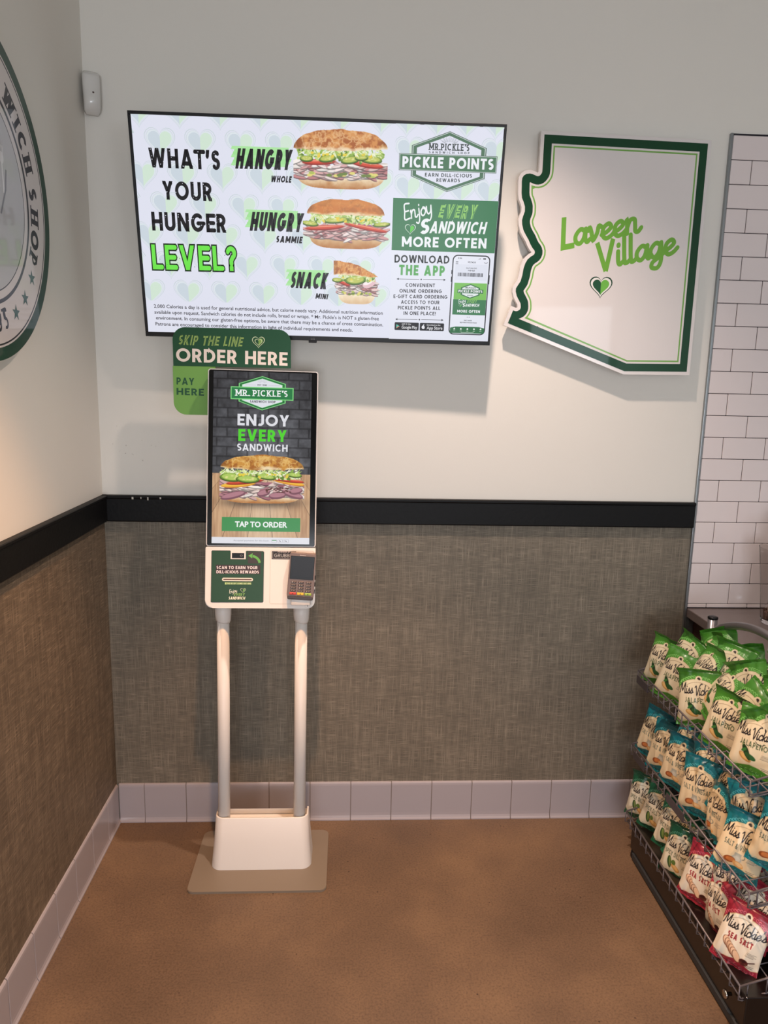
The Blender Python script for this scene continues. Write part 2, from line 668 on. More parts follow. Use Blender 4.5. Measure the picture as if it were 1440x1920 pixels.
    def mesh(self, name, m, parent, off=0.0, eps=1.5e-5, kind=None):
        """one flat print on the local xz plane, facing -y"""
        V, C = [], []
        for tris, layer, col in self.items:
            if m.name != 'lit_screen' and len(tris) > 2:
                tris = merged(tris)
            t = tris.reshape(-1, 2) * .001
            a = (tris[:, 1] - tris[:, 0])
            b = (tris[:, 2] - tris[:, 0])
            flip = (a[:, 0] * b[:, 1] - a[:, 1] * b[:, 0]) < 0
            tr = tris.copy()
            tr[flip] = tr[flip][:, ::-1]
            t = tr.reshape(-1, 2) * .001
            V.append(np.stack([t[:, 0], np.full(len(t), -off - layer * eps), t[:, 1]], 1))
            C.append(np.tile(np.array([*lin(col), 1.0]), (len(t), 1)))
        V = np.vstack(V)
        C = np.vstack(C)
        n = len(V)
        me = bpy.data.meshes.new(name)
        me.vertices.add(n)
        me.vertices.foreach_set('co', V.ravel())
        me.loops.add(n)
        me.loops.foreach_set('vertex_index', np.arange(n))
        me.polygons.add(n // 3)
        me.polygons.foreach_set('loop_start', np.arange(0, n, 3))
        me.update(calc_edges=True)
        at = me.color_attributes.new('Col', 'FLOAT_COLOR', 'POINT')
        at.data.foreach_set('color', C.ravel())
        return link(name, me, m, parent)

    def raster(self, x0, x1, y0, y1, w, h, ss=2, bg=(0, 0, 0)):
        W, Hh = w * ss, h * ss
        im = np.zeros((Hh, W, 3))
        im[:] = np.array(bg) / 255
        for tris, layer, col in self.items:
            c = np.array(col[:3]) / 255
            px = (tris[:, :, 0] - x0) / (x1 - x0) * W
            py = (tris[:, :, 1] - y0) / (y1 - y0) * Hh
            for k in range(len(tris)):
                X, Y = px[k], py[k]
                i0, i1 = max(0, int(X.min()) - 1), min(W, int(X.max()) + 2)
                j0, j1 = max(0, int(Y.min()) - 1), min(Hh, int(Y.max()) + 2)
                if i1 <= i0 or j1 <= j0:
                    continue
                gx, gy = np.meshgrid(np.arange(i0, i1) + .5, np.arange(j0, j1) + .5)
                e = [(X[(q + 1) % 3] - X[q]) * (gy - Y[q]) - (Y[(q + 1) % 3] - Y[q]) * (gx - X[q]) for q in range(3)]
                mk = ((e[0] >= 0) & (e[1] >= 0) & (e[2] >= 0)) | ((e[0] <= 0) & (e[1] <= 0) & (e[2] <= 0))
                im[j0:j1, i0:i1][mk] = c
        return im.reshape(h, ss, w, ss, 3).mean((1, 3))


def grid_print(name, img, alpha, x0, x1, y0, y1, m, parent, off):
    """a raster picture laid on the local xz plane as a fine coloured grid (mm)"""
    h, w = img.shape[:2]
    xs = np.linspace(x0, x1, w) * .001
    ys = np.linspace(y0, y1, h) * .001
    X, Y = np.meshgrid(xs, ys)
    V = np.stack([X.ravel(), np.full(w * h, -off), Y.ravel()], 1)
    idx = np.arange(w * h).reshape(h, w)
    F = np.stack([idx[:-1, :-1], idx[:-1, 1:], idx[1:, 1:], idx[1:, :-1]], -1).reshape(-1, 4)
    if alpha is not None:
        al = alpha.ravel()
        F = F[al[F].mean(1) > .45]
    me = bpy.data.meshes.new(name)
    me.vertices.add(len(V))
    me.vertices.foreach_set('co', V.ravel())
    me.loops.add(F.size)
    me.loops.foreach_set('vertex_index', F.ravel())
    me.polygons.add(len(F))
    me.polygons.foreach_set('loop_start', np.arange(0, F.size, 4))
    me.update(calc_edges=True)
    at = me.color_attributes.new('Col', 'FLOAT_COLOR', 'POINT')
    C = np.ones((len(V), 4))
    C[:, :3] = lin_np(img.reshape(-1, 3))
    at.data.foreach_set('color', C.ravel())
    return link(name, me, m, parent)


def vnoise(h, w, gh, gw, rng):
    g = rng.random((gh + 2, gw + 2))
    y = np.linspace(0, gh, h, endpoint=False)
    x = np.linspace(0, gw, w, endpoint=False)
    yi, xi = y.astype(int), x.astype(int)
    fy, fx = y - yi, x - xi
    fy = (fy * fy * (3 - 2 * fy))[:, None]
    fx = (fx * fx * (3 - 2 * fx))[None]
    a = g[yi][:, xi]
    b = g[yi][:, xi + 1]
    c = g[yi + 1][:, xi]
    d = g[yi + 1][:, xi + 1]
    return (a * (1 - fx) + b * fx) * (1 - fy) + (c * (1 - fx) + d * fx) * fy


def fbm(h, w, gh, gw, rng, o=4):
    s = 0
    t = 0
    for k in range(o):
        s = s + vnoise(h, w, int(gh * 2 ** k), int(gw * 2 ** k), rng) * .55 ** k
        t += .55 ** k
    return s / t


# ------------------------------------------------------------------ the room
def woven(name, horizontal_axis, tint):
    m = bpy.data.materials.new(name)
    m.use_nodes = True
    nt = m.node_tree
    b = nt.nodes['Principled BSDF']
    tc = nt.nodes.new('ShaderNodeTexCoord')

    def noise(sx, sz, detail=2):
        mp = nt.nodes.new('ShaderNodeMapping')
        mp.inputs['Scale'].default_value = (sx, 1, sz) if horizontal_axis == 'x' else (1, sx, sz)
        n = nt.nodes.new('ShaderNodeTexNoise')
        n.inputs['Scale'].default_value = 1.0
        n.inputs['Detail'].default_value = detail
        nt.links.new(tc.outputs['Object'], mp.inputs[0])
        nt.links.new(mp.outputs[0], n.inputs['Vector'])
        return n
    v = noise(420, 10)
    h = noise(22, 420)
    v2 = noise(60, 2.5)
    h2 = noise(9, 60)
    big = noise(5, 5, 3)

    def math_(op, a, bb):
        q = nt.nodes.new('ShaderNodeMath')
        q.operation = op
        for i, s in enumerate((a, bb)):
            if isinstance(s, (int, float)):
                q.inputs[i].default_value = s
            else:
                nt.links.new(s, q.inputs[i])
        return q.outputs[0]
    mx = math_('MAXIMUM', v.outputs['Fac'], h.outputs['Fac'])
    s = math_('MULTIPLY', math_('ADD', v2.outputs['Fac'], h2.outputs['Fac']), 0.35)
    s = math_('ADD', s, math_('MULTIPLY', big.outputs['Fac'], 0.3))
    s = math_('ADD', math_('MULTIPLY', mx, 0.9), math_('MULTIPLY', s, 0.55))
    cr = nt.nodes.new('ShaderNodeValToRGB')
    cr.color_ramp.elements[0].position = 0.58
    cr.color_ramp.elements[0].color = (*lin(tint[0]), 1)
    cr.color_ramp.elements[1].position = 0.98
    cr.color_ramp.elements[1].color = (*lin(tint[2]), 1)
    e = cr.color_ramp.elements.new(0.76)
    e.color = (*lin(tint[1]), 1)
    nt.links.new(s, cr.inputs[0])
    nt.links.new(cr.outputs[0], b.inputs['Base Color'])
    b.inputs['Roughness'].default_value = 0.62
    bp = nt.nodes.new('ShaderNodeBump')
    bp.inputs['Strength'].default_value = 0.25
    bp.inputs['Distance'].default_value = 0.001
    nt.links.new(mx, bp.inputs['Height'])
    nt.links.new(bp.outputs[0], b.inputs['Normal'])
    return m


def floor_material():
    m = bpy.data.materials.new('stained_concrete')
    m.use_nodes = True
    nt = m.node_tree
    b = nt.nodes['Principled BSDF']
    tc = nt.nodes.new('ShaderNodeTexCoord')

    def noise(sc_, det, rough=.5):
        n = nt.nodes.new('ShaderNodeTexNoise')
        n.inputs['Scale'].default_value = sc_
        n.inputs['Detail'].default_value = det
        n.inputs['Roughness'].default_value = rough
        nt.links.new(tc.outputs['Object'], n.inputs['Vector'])
        return n

    def ramp(src, stops):
        r = nt.nodes.new('ShaderNodeValToRGB')
        r.color_ramp.elements[0].position, r.color_ramp.elements[0].color = stops[0][0], (*stops[0][1], 1)
        r.color_ramp.elements[1].position, r.color_ramp.elements[1].color = stops[-1][0], (*stops[-1][1], 1)
        for p, c in stops[1:-1]:
            e = r.color_ramp.elements.new(p)
            e.color = (*c, 1)
        nt.links.new(src, r.inputs[0])
        return r.outputs[0]

    def mix(fac, a, bb, typ='MIX'):
        q = nt.nodes.new('ShaderNodeMixRGB')
        q.blend_type = typ
        for i, s in enumerate((fac, a, bb)):
            if isinstance(s, (int, float)):
                q.inputs[i].default_value = s
            elif isinstance(s, tuple):
                q.inputs[i].default_value = (*s, 1)
            else:
                nt.links.new(s, q.inputs[i])
        return q.outputs[0]
    big = noise(2.2, 6, .6)
    fine = noise(160, 3, .7)
    c = ramp(big.outputs['Fac'], [(.3, lin((93, 75, 60))), (.5, lin((105, 84, 66))), (.7, lin((121, 97, 74)))])
    f = ramp(fine.outputs['Fac'], [(.32, (.62, .6, .58)), (.5, (1, 1, 1)), (.72, (1.25, 1.22, 1.18))])
    c = mix(.8, c, f, 'MULTIPLY')
    vo = nt.nodes.new('ShaderNodeTexVoronoi')
    vo.inputs['Scale'].default_value = 26
    nt.links.new(tc.outputs['Object'], vo.inputs['Vector'])
    sp = ramp(vo.outputs['Distance'], [(.045, (1, 1, 1)), (.09, (0, 0, 0))])
    gate = noise(9, 1)
    g = ramp(gate.outputs['Fac'], [(.56, (0, 0, 0)), (.6, (1, 1, 1))])
    k = mix(1.0, sp, g, 'MULTIPLY')
    c = mix(k, c, lin((50, 34, 25)))
    nt.links.new(c, b.inputs['Base Color'])
    b.inputs['Roughness'].default_value = .5
    r = ramp(big.outputs['Fac'], [(.3, (.42,) * 3), (.7, (.62,) * 3)])
    nt.links.new(r, b.inputs['Roughness'])
    bp = nt.nodes.new('ShaderNodeBump')
    bp.inputs['Strength'].default_value = .2
    bp.inputs['Distance'].default_value = .001
    nt.links.new(fine.outputs['Fac'], bp.inputs['Height'])
    nt.links.new(bp.outputs[0], b.inputs['Normal'])
    return m


def paint_material():
    """off-white wall paint with a few scuffs low on the wall"""
    m = bpy.data.materials.new('wall_paint')
    m.use_nodes = True
    nt = m.node_tree
    b = nt.nodes['Principled BSDF']
    geo = nt.nodes.new('ShaderNodeNewGeometry')
    vo = nt.nodes.new('ShaderNodeTexVoronoi')
    vo.inputs['Scale'].default_value = 55
    nt.links.new(geo.outputs['Position'], vo.inputs['Vector'])
    r = nt.nodes.new('ShaderNodeValToRGB')
    r.color_ramp.elements[0].position, r.color_ramp.elements[0].color = .10, (1, 1, 1, 1)
    r.color_ramp.elements[1].position, r.color_ramp.elements[1].color = .2, (0, 0, 0, 1)
    nt.links.new(vo.outputs['Distance'], r.inputs[0])
    # scuffed patch near the corner, about 12 cm across
    vm = nt.nodes.new('ShaderNodeVectorMath')
    vm.operation = 'DISTANCE'
    vm.inputs[1].default_value = (.10, 0, 1.40)
    nt.links.new(geo.outputs['Position'], vm.inputs[0])
    r2 = nt.nodes.new('ShaderNodeValToRGB')
    r2.color_ramp.elements[0].position, r2.color_ramp.elements[0].color = .02, (1, 1, 1, 1)
    r2.color_ramp.elements[1].position, r2.color_ramp.elements[1].color = .11, (0, 0, 0, 1)
    nt.links.new(vm.outputs['Value'], r2.inputs[0])
    n = nt.nodes.new('ShaderNodeTexNoise')
    n.inputs['Scale'].default_value = 30
    nt.links.new(geo.outputs['Position'], n.inputs['Vector'])
    r3 = nt.nodes.new('ShaderNodeValToRGB')
    r3.color_ramp.elements[0].position, r3.color_ramp.elements[0].color = .5, (0, 0, 0, 1)
    r3.color_ramp.elements[1].position, r3.color_ramp.elements[1].color = .6, (.7, .7, .7, 1)
    nt.links.new(n.outputs['Fac'], r3.inputs[0])
    m1 = nt.nodes.new('ShaderNodeMixRGB')
    m1.blend_type = 'MULTIPLY'
    m1.inputs[0].default_value = 1
    nt.links.new(r.outputs[0], m1.inputs[1])
    nt.links.new(r2.outputs[0], m1.inputs[2])
    m2 = nt.nodes.new('ShaderNodeMixRGB')
    m2.blend_type = 'MULTIPLY'
    m2.inputs[0].default_value = 1
    nt.links.new(m1.outputs[0], m2.inputs[1])
    nt.links.new(r3.outputs[0], m2.inputs[2])
    mx = nt.nodes.new('ShaderNodeMixRGB')
    mx.inputs[1].default_value = (*lin((226, 222, 214)), 1)
    mx.inputs[2].default_value = (*lin((120, 100, 85)), 1)
    nt.links.new(m2.outputs[0], mx.inputs[0])
    nt.links.new(mx.outputs[0], b.inputs['Base Color'])
    b.inputs['Roughness'].default_value = .55
    n2 = nt.nodes.new('ShaderNodeTexNoise')
    n2.inputs['Scale'].default_value = 260
    nt.links.new(geo.outputs['Position'], n2.inputs['Vector'])
    bp = nt.nodes.new('ShaderNodeBump')
    bp.inputs['Strength'].default_value = .12
    bp.inputs['Distance'].default_value = .001
    nt.links.new(n2.outputs['Fac'], bp.inputs['Height'])
    nt.links.new(bp.outputs[0], b.inputs['Normal'])
    return m


PAINT = paint_material()
WX, WY = 3.6, -6.0
XT = 2.106
S = lambda o, label=None: tag(o, label, kind='structure')
S(box('floor', 0, WX, WY, 0, -.05, 0, floor_material()), 'brown stained concrete floor with dark specks')
wall_back = S(box('wall_back', -.1, WX, 0, .1, 0, CEIL, PAINT), 'off-white painted wall carrying the screen')
wall_left = S(box('wall_left', -.1, 0, WY, 0, 0, CEIL, PAINT), 'off-white painted wall with the round sign')
S(box('wall_right', WX, WX + .1, WY, .1, 0, CEIL, PAINT))
S(box('ceiling', -.1, WX + .1, WY, .1, CEIL, CEIL + .05, mat('ceiling_paint', (205, 203, 198), .8, var=.02)))
ZR0, ZR1 = 1.150, 1.242
TINT = ((88, 82, 71), (110, 102, 89), (148, 138, 121))
box('wallcovering', 0.002, 2.098, -.003, 0, .15, ZR0 + .01, woven('woven_vinyl_back', 'x', TINT), wall_back)
box('wallcovering', 0, .003, WY, -.003, .15, ZR0 + .01, woven('woven_vinyl_left_warm_lit', 'y', ((78, 66, 53), (102, 88, 72), (146, 128, 106))), wall_left)  # same vinyl; browner, darker tint paints in the warm lighting on this side
RAIL = mat('black_painted_wood', (12, 12, 13), .5, bump=.25, bscale=90, var=.1, spec=.2)


def rail(name, pts_, axis):
    """moulding profile (depth, z) swept along one wall"""
    prof = [(0, ZR0), (.016, ZR0), (.019, ZR0 + .004), (.019, ZR1 - .012), (.022, ZR1 - .008), (.022, ZR1 - .002), (.019, ZR1), (0, ZR1)]
    a, b_ = pts_
    bm = bmesh.new()
    rows = []
    for t in (a, b_):
        if axis == 'x':
            rows.append([bm.verts.new((t, -d, z)) for d, z in prof])
        else:
            rows.append([bm.verts.new((d, t, z)) for d, z in prof])
    n = len(prof)
    for k in range(n):
        bm.faces.new((rows[0][k], rows[1][k], rows[1][(k + 1) % n], rows[0][(k + 1) % n]))
    bm.faces.new(rows[0])
    bm.faces.new(rows[1][::-1])
    return S(link(name, bm_mesh(name, bm), RAIL))


tr1 = rail('trim_1', (.0, 2.098), 'x')
tr2 = rail('trim_2', (WY, -.0), 'y')
tag(tr1, 'black chair rail on the screen wall')
tag(tr2, 'black chair rail on the left wall')
CHIP = mat('bare_chip', (205, 200, 190), .8)
for (x, w, h) in ((.105, .006, .004), (.158, .004, .007), (.135, .003, .002), (.2, .005, .002)):
    box('paint_chip', x, x + w, -.0225, -.0215, ZR1 - .008 - h, ZR1 - .004, CHIP, tr1)
TRIM = mat('brushed_aluminium_trim', (150, 155, 158), .3, metal=.9, var=.05)
S(box('trim_3', 2.098, XT, -.013, 0, 0, 2.480, TRIM, bev=.001), 'slim metal strip edging the white wall tiles')

# base tiles
GLAZE = mat('glazed_tile_base', (166, 160, 166), .22, bump=.04, bscale=30, var=.03, vscale=3, coat=.3)
GROUT = mat('grout_light', (120, 108, 98), .9, var=.1, vscale=60)


def base_tile_mesh(L):
    prof = [(0, 0), (.016, 0), (.016, .004), (.0125, .010), (.0105, .018), (.010, .03), (.010, .142), (.0092, .149), (.0065, .1535), (.003, .1545), (0, .1545)]
    bm = bmesh.new()
    rows = []
    for x, ins in ((.0, .001), (.0012, 0), (L - .0012, 0), (L, .001)):
        rows.append([bm.verts.new((x, -max(0, d - ins), z)) for d, z in prof])
    n = len(prof)
    for a, b_ in zip(rows[:-1], rows[1:]):
        for k in range(n):
            bm.faces.new((a[k], b_[k], b_[(k + 1) % n], a[(k + 1) % n]))
    bm.faces.new(rows[0][::-1])
    bm.faces.new(rows[-1])
    me = bm_mesh('tile', bm)
    me.materials.append(GLAZE)
    return me


bb = S(box('baseboard_back', .01, 2.098, -.0075, 0, 0, .150, GROUT), 'row of square glazed tiles at the foot of the screen wall')
bl = S(box('baseboard_left', 0, .0075, WY, -.01, 0, .150, GROUT), 'row of square glazed tiles at the foot of the left wall')
TP = .154
full = base_tile_mesh(TP - .0022)


def put(name, me, parent, loc, rz=0):
    o = bpy.data.objects.new(name, me)
    COL.objects.link(o)
    o.parent = parent
    o.location = loc
    o.rotation_euler = (0, 0, rz)
    return o


put('tile', base_tile_mesh(.104 - .012), bb, (.0115, 0, 0))
for k in range(12):
    put('tile', full, bb, (.105 + k * TP, 0, 0))
put('tile', base_tile_mesh(2.097 - .105 - 12 * TP - .001), bb, (.105 + 12 * TP, 0, 0))
put('tile', base_tile_mesh(.133 - .013), bl, (0, -.132, 0), math.pi / 2)
for k in range(18):
    put('tile', full, bl, (0, -.134 - (k + 1) * TP + .0022, 0), math.pi / 2)

# subway tiles to the right
SUB = mat('white_subway_glaze', (226, 215, 214), .16, bump=.03, bscale=14, var=.02, vscale=4, coat=.4)
DGROUT = mat('grout_dark', (40, 37, 44), .9, var=.1, vscale=80)
tw = box('tile_backing', XT, 2.86, -.007, 0, .8465, 2.480, DGROUT, wall_back)
tw['label'] = 'dark grout behind the white subway tiles'
RP = .0767
ZB = .8650


def sub_mesh(L, H):
    bm = bmesh.new()
    add_box(bm, 0, L, -.0105, -.002, 0, H, .0012, 1)
    me = bm_mesh('tile', bm)
    me.materials.append(SUB)
    return me


cache = {}
G = .0022
x_end = 2.86
for r_ in range(-1, 21):
    z0 = ZB + r_ * RP
    H = RP - G
    if r_ == -1:
        z0, H = .8495, .0135
    xs = [XT + .002]
    nx = XT + .155 if r_ % 2 == 0 else XT + .0745
    while nx < x_end:
        xs.append(nx)
        nx += .155
    xs.append(x_end)
    for a, b_ in zip(xs[:-1], xs[1:]):
        L = round(b_ - a - G, 4)
        if L < .02:
            continue
        if (L, H) not in cache:
            cache[(L, H)] = sub_mesh(L, H)
        put('tile', cache[(L, H)], wall_back, (a, 0, z0))


# ------------------------------------------------------------------ wall-mounted television
def frame_matrix(cx, cy, cz, yaw, tilt, roll):
    ca, sa = math.cos(yaw), math.sin(yaw)
    X = Vector((ca, sa, 0))
    Z = Vector((math.sin(tilt) * sa, -math.sin(tilt) * ca, math.cos(tilt)))
    X2 = math.cos(roll) * X + math.sin(roll) * Z
    Z2 = -math.sin(roll) * X + math.cos(roll) * Z
    Y = Z2.cross(X2)
    return Matrix(((X2.x, Y.x, Z2.x, cx), (X2.y, Y.y, Z2.y, cy), (X2.z, Y.z, Z2.z, cz), (0, 0, 0, 1)))


SCREEN = mat_attr('lit_screen', rough=.25, emit=.95, coat=.0, spec=.2)
PRINT = mat_attr('printed_vinyl', rough=.4, coat=.0, spec=.25)
GLOSSP = mat_attr('gloss_print', rough=.3, coat=.35, crough=.04, spec=.2)
BLKP = mat('black_plastic', (14, 14, 16), .35, var=.05, spec=.3)
BLKM = mat('black_matte', (18, 18, 20), .6, var=.05)
WHTP = mat('white_powder_coat', (228, 222, 216), .42, bump=.05, bscale=400, var=.01)


def sandwich(w, h, kind, seed, bg=(229, 230, 242)):
    rng = np.random.default_rng(seed)
    X, Y = np.meshgrid((np.arange(w) + .5) / w, (np.arange(h) + .5) / h)
    img = np.ones((h, w, 3)) * np.array(bg) / 255
    al = np.zeros((h, w))
    asp = w / h

    def paint(mask, c):
        nonlocal img, al
        mask = np.clip(mask, 0, 1)
        c = np.array(c, float)
        if c.ndim == 1:
            c = c / 255
        img = img * (1 - mask[..., None]) + c * mask[..., None]
        al = np.maximum(al, mask)

    def ell(cx, cy, rx, ry, rot, c, soft=1.2):
        i0, i1 = int(max(0, (cx - max(rx, ry / asp) * 1.3) * w)), int(min(w, (cx + max(rx, ry / asp) * 1.3) * w + 2))
        j0, j1 = int(max(0, (cy - max(ry, rx * asp) * 1.3) * h)), int(min(h, (cy + max(ry, rx * asp) * 1.3) * h + 2))
        if i1 <= i0 or j1 <= j0:
            return
        dx = (X[j0:j1, i0:i1] - cx) * asp
        dy = Y[j0:j1, i0:i1] - cy
        c_, s_ = math.cos(rot), math.sin(rot)
        u = (dx * c_ + dy * s_) / (rx * asp)
        v = (-dx * s_ + dy * c_) / ry
        d = np.sqrt(u * u + v * v)
        mk = np.clip((1 - d) * min(rx * w, ry * h) / soft + .5, 0, 1)
        cc = np.array(c) / 255
        img[j0:j1, i0:i1] = img[j0:j1, i0:i1] * (1 - mk[..., None]) + cc * mk[..., None]
        al[j0:j1, i0:i1] = np.maximum(al[j0:j1, i0:i1], mk)
    xl, xr = (.02, .98)
    n1 = fbm(h, w, 10, 16, rng)
    n2 = fbm(h, w, 5, 8, rng, 3)
    tilt = {1: 0, 2: .0, 3: .06, 4: 0}[kind]

    def bun(xc, half, y0, y1, top=True, power=3.0):
        t = np.abs((X - xc) / half)
        prof = np.clip(1 - t ** power, 0, 1) ** .5
        if top:
            hi = y0 + (y1 - y0) * prof + (n2 - .5) * .05
            lo = y0 - .0 + (n2 - .5) * .08 - .03 * (1 - t)
        else:
            hi = y1 + (n2 - .5) * .04 + 0 * X
            lo = y1 - (y1 - y0) * prof
        m = np.clip((hi - Y) * h / 1.5 + .5, 0, 1) * np.clip((Y - lo) * h / 1.5 + .5, 0, 1) * (t < 1)
        f = np.clip((Y - y0) / (y1 - y0), 0, 1)
        return m, f, t
    # lower bread
    lx, lw = {1: (.5, .47), 2: (.5, .42), 3: (.48, .36), 4: (.49, .48)}[kind]
    by = {1: .25, 2: .24, 3: .26, 4: .20}[kind]
    mk, f, t = bun(lx, lw, .01, by, False, 4)
    c0 = np.array((178, 112, 52.)) / 255
    c1 = np.array((248, 232, 200.)) / 255
    ff = np.clip(f * 1.15 + (n1 - .5) * .6, 0, 1)[..., None]
    if kind == 2:
        ff = ff * .55
    if kind == 3:
        ff = .6 + ff * .4
    paint(mk, c0 * (1 - ff) + c1 * ff)
    # meat folds
    mcols = [(238, 218, 214), (214, 164, 162), (245, 236, 230), (196, 132, 132), (228, 196, 190)]
    if kind == 4:
        mcols = [(232, 208, 200), (186, 130, 136), (244, 232, 224), (160, 100, 112), (214, 174, 170), (238, 214, 204)]
    my0, my1 = {1: (.22, .43), 2: (.24, .46), 3: (.28, .52), 4: (.16, .42)}[kind]
    for yy in np.linspace(my0, my1, 6):
        for k in range(15):
            cx = lx + (k / 14 - .5) * 2 * lw * .95 + rng.uniform(-.03, .03)
            cy = yy + rng.uniform(-.03, .03)
            rot = rng.uniform(-.5, .5)
            rx = rng.uniform(.06, .11)
            c = np.array(mcols[rng.integers(len(mcols))]) + rng.uniform(-10, 10)
            ell(cx, cy - .012, rx, .036, rot, c * .55)
            ell(cx, cy, rx, .030, rot, c)
            if rng.random() < .5:
                ell(cx, cy + .012, rx * .8, .008, rot, c * .78)
    if kind == 4:
        for (cx, cy, rx, rot) in ((.16, .16, .15, .25), (.86, .2, .13, -.3), (.52, .22, .08, .3), (.68, .17, .1, 0.1), (.9, .27, .08, .2)):
            ell(cx, cy, rx, .07, rot, (124, 78, 90))
            ell(cx, cy + .015, rx * .9, .045, rot, (178, 124, 134))
        for k in range(26):
            ell(rng.uniform(.55, .85), rng.uniform(.24, .33), .014, .012, 0, (90, 50, 45))
    if kind in (1, 3):
        for k in range(16):
            c = [(176, 190, 90), (110, 130, 60), (226, 214, 120)][rng.integers(3)]
            ell(rng.uniform(lx - lw * .8, lx + lw * .8), by - .0 + rng.uniform(-.03, .03), .03, .025, 0, c)
    # cheese and tomato
    if kind == 4:
        for (cx, cy, rx, ry, rot) in ((.22, .38, .2, .055, .1), (.8, .45, .2, .05, -.18)):
            ell(cx, cy, rx, ry, rot, (214, 140, 30))
            ell(cx, cy + .012, rx, ry * .8, rot, (244, 190, 62))
    toms = {1: [(.27, .445, .17, .05, .05), (.78, .43, .17, .055, -.12)], 2: [(.25, .42, .22, .05, .08), (.72, .44, .25, .045, -.16)],
            3: [(.22, .5, .14, .06, -.4)], 4: [(.3, .44, .22, .05, .12), (.78, .49, .22, .04, -.12)]}[kind]
    for (cx, cy, rx, ry, rot) in toms:
        ell(cx, cy, rx, ry, rot, (150, 36, 22))
        ell(cx, cy + .012, rx * .97, ry * .72, rot, (212, 74, 46))
        ell(cx, cy + .025, rx * .8, ry * .25, rot, (240, 150, 120))
    if kind == 2:
        ell(.6, .53, .3, .015, -.12, (150, 90, 130))
        ell(.6, .545, .3, .010, -.12, (228, 212, 226))
    if kind == 3:
        ell(.72, .5, .14, .10, .5, (230, 190, 196))
        ell(.70, .53, .11, .06, .5, (250, 236, 238))
    # lettuce and pickles
    ly = {1: .56, 2: .60, 3: .60, 4: .58}[kind]
    for k in range(170):
        c = [(198, 218, 128), (232, 238, 196), (142, 176, 74), (216, 228, 160), (96, 130, 44)][rng.integers(5)]
        ell(lx + rng.uniform(-1, 1) * lw * .95, ly + rng.uniform(-.07, .09), rng.uniform(.012, .04), rng.uniform(.012, .03), rng.uniform(-1.5, 1.5), c)
    pk = {1: [(.14, .50, .07, .05), (.36, .51, .09, .055), (.6, .5, .1, .06), (.82, .52, .12, .065), (.72, .54, .07, .04)],
          2: [(.08, .5, .10, .05), (.38, .58, .15, .06), (.9, .52, .1, .045)],
          3: [(.1, .55, .1, .05), (.45, .56, .2, .105)],
          4: [(.14, .53, .14, .085), (.33, .5, .14, .075), (.54, .56, .12, .06), (.88, .6, .09, .05)]}[kind]
    for (cx, cy, rx, ry) in pk:
        rot = rng.uniform(-.2, .2)
        ell(cx, cy - .012, rx, ry, rot, (52, 78, 22))
        ell(cx, cy, rx * .96, ry * .92, rot, (108, 140, 44))
        ell(cx, cy + .004, rx * .8, ry * .72, rot, (190, 198, 92) if kind != 4 else (176, 204, 96))
        for q in range(6):
            ell(cx + rng.uniform(-.5, .5) * rx, cy + rng.uniform(-.4, .4) * ry, rx * .12, ry * .14, 0, (222, 222, 140))
    for k in range(12 if kind != 3 else 3):
        ell(rng.uniform(.2, .85), ly + rng.uniform(-.05, .04), .02, .022, rng.uniform(-1, 1), (232, 206, 64))
    for k in range(70):
        c = [(222, 234, 170), (240, 244, 214), (160, 190, 90)][rng.integers(3)]
        ell(lx + rng.uniform(-1, 1) * lw * .95, ly + .06 + rng.uniform(-.04, .06), rng.uniform(.02, .05), rng.uniform(.006, .012), rng.uniform(-1.2, 1.2), c)
    # upper bread
    ux, uw, uy0, uy1 = {1: (.5, .495, .67, .985), 2: (.49, .44, .70, .985), 3: (.5, .5, .60, .97), 4: (.5, .49, .72, .985)}[kind]
    mk, f, t = bun(ux, uw, uy0, uy1, True, 2.6)
    if kind == 3:
        t2 = (X - .02) / .96
        hi = .97 - .42 * np.clip(t2, 0, 1) ** 2.2 + (n2 - .5) * .04
        lo = .66 - .03 * np.clip(t2, 0, 1) + (n2 - .5) * .06
        mk = np.clip((hi - Y) * h / 1.5 + .5, 0, 1) * np.clip((Y - lo) * h / 1.5 + .5, 0, 1) * ((X > .03) & (X < .97))
        f = np.clip((Y - lo) / (hi - lo + 1e-3), 0, 1)
    base = np.array({1: (214, 146, 82), 2: (206, 124, 52), 3: (214, 142, 70), 4: (206, 146, 62)}[kind]) / 255
    dark = np.array({1: (172, 98, 48), 2: (164, 84, 28), 3: (176, 100, 40), 4: (166, 100, 34)}[kind]) / 255
    lite = np.array({1: (236, 190, 138), 2: (232, 172, 96), 3: (240, 190, 124), 4: (236, 196, 120)}[kind]) / 255
    cr = np.abs(n1 - .5) * 2
    cr2 = fbm(h, w, 14, 22, rng, 3)
    k1 = np.clip((cr2 - .42) * 5, 0, 1)[..., None]
    colr = base * (1 - k1) + (dark if kind != 2 else base * .9) * k1
    k2 = np.clip(1 - cr * (5 if kind in (1, 4) else 9), 0, 1)[..., None] * (.85 if kind != 2 else .35)
    colr = colr * (1 - k2) + lite * k2
    colr = colr * (1 - np.clip(t - .75, 0, 1) * .8)[..., None]
    hl = np.clip(1 - np.abs(f - .72) * 3.2, 0, 1)[..., None] * .22
    colr = colr + (lite - colr) * hl
    crumb = np.clip(1 - f * 7 + (n2 - .5) * 3, 0, 1)[..., None]
    colr = colr * (1 - crumb * .8) + np.array((250, 236, 206)) / 255 * crumb * .8
    paint(mk, colr)
    return img, al


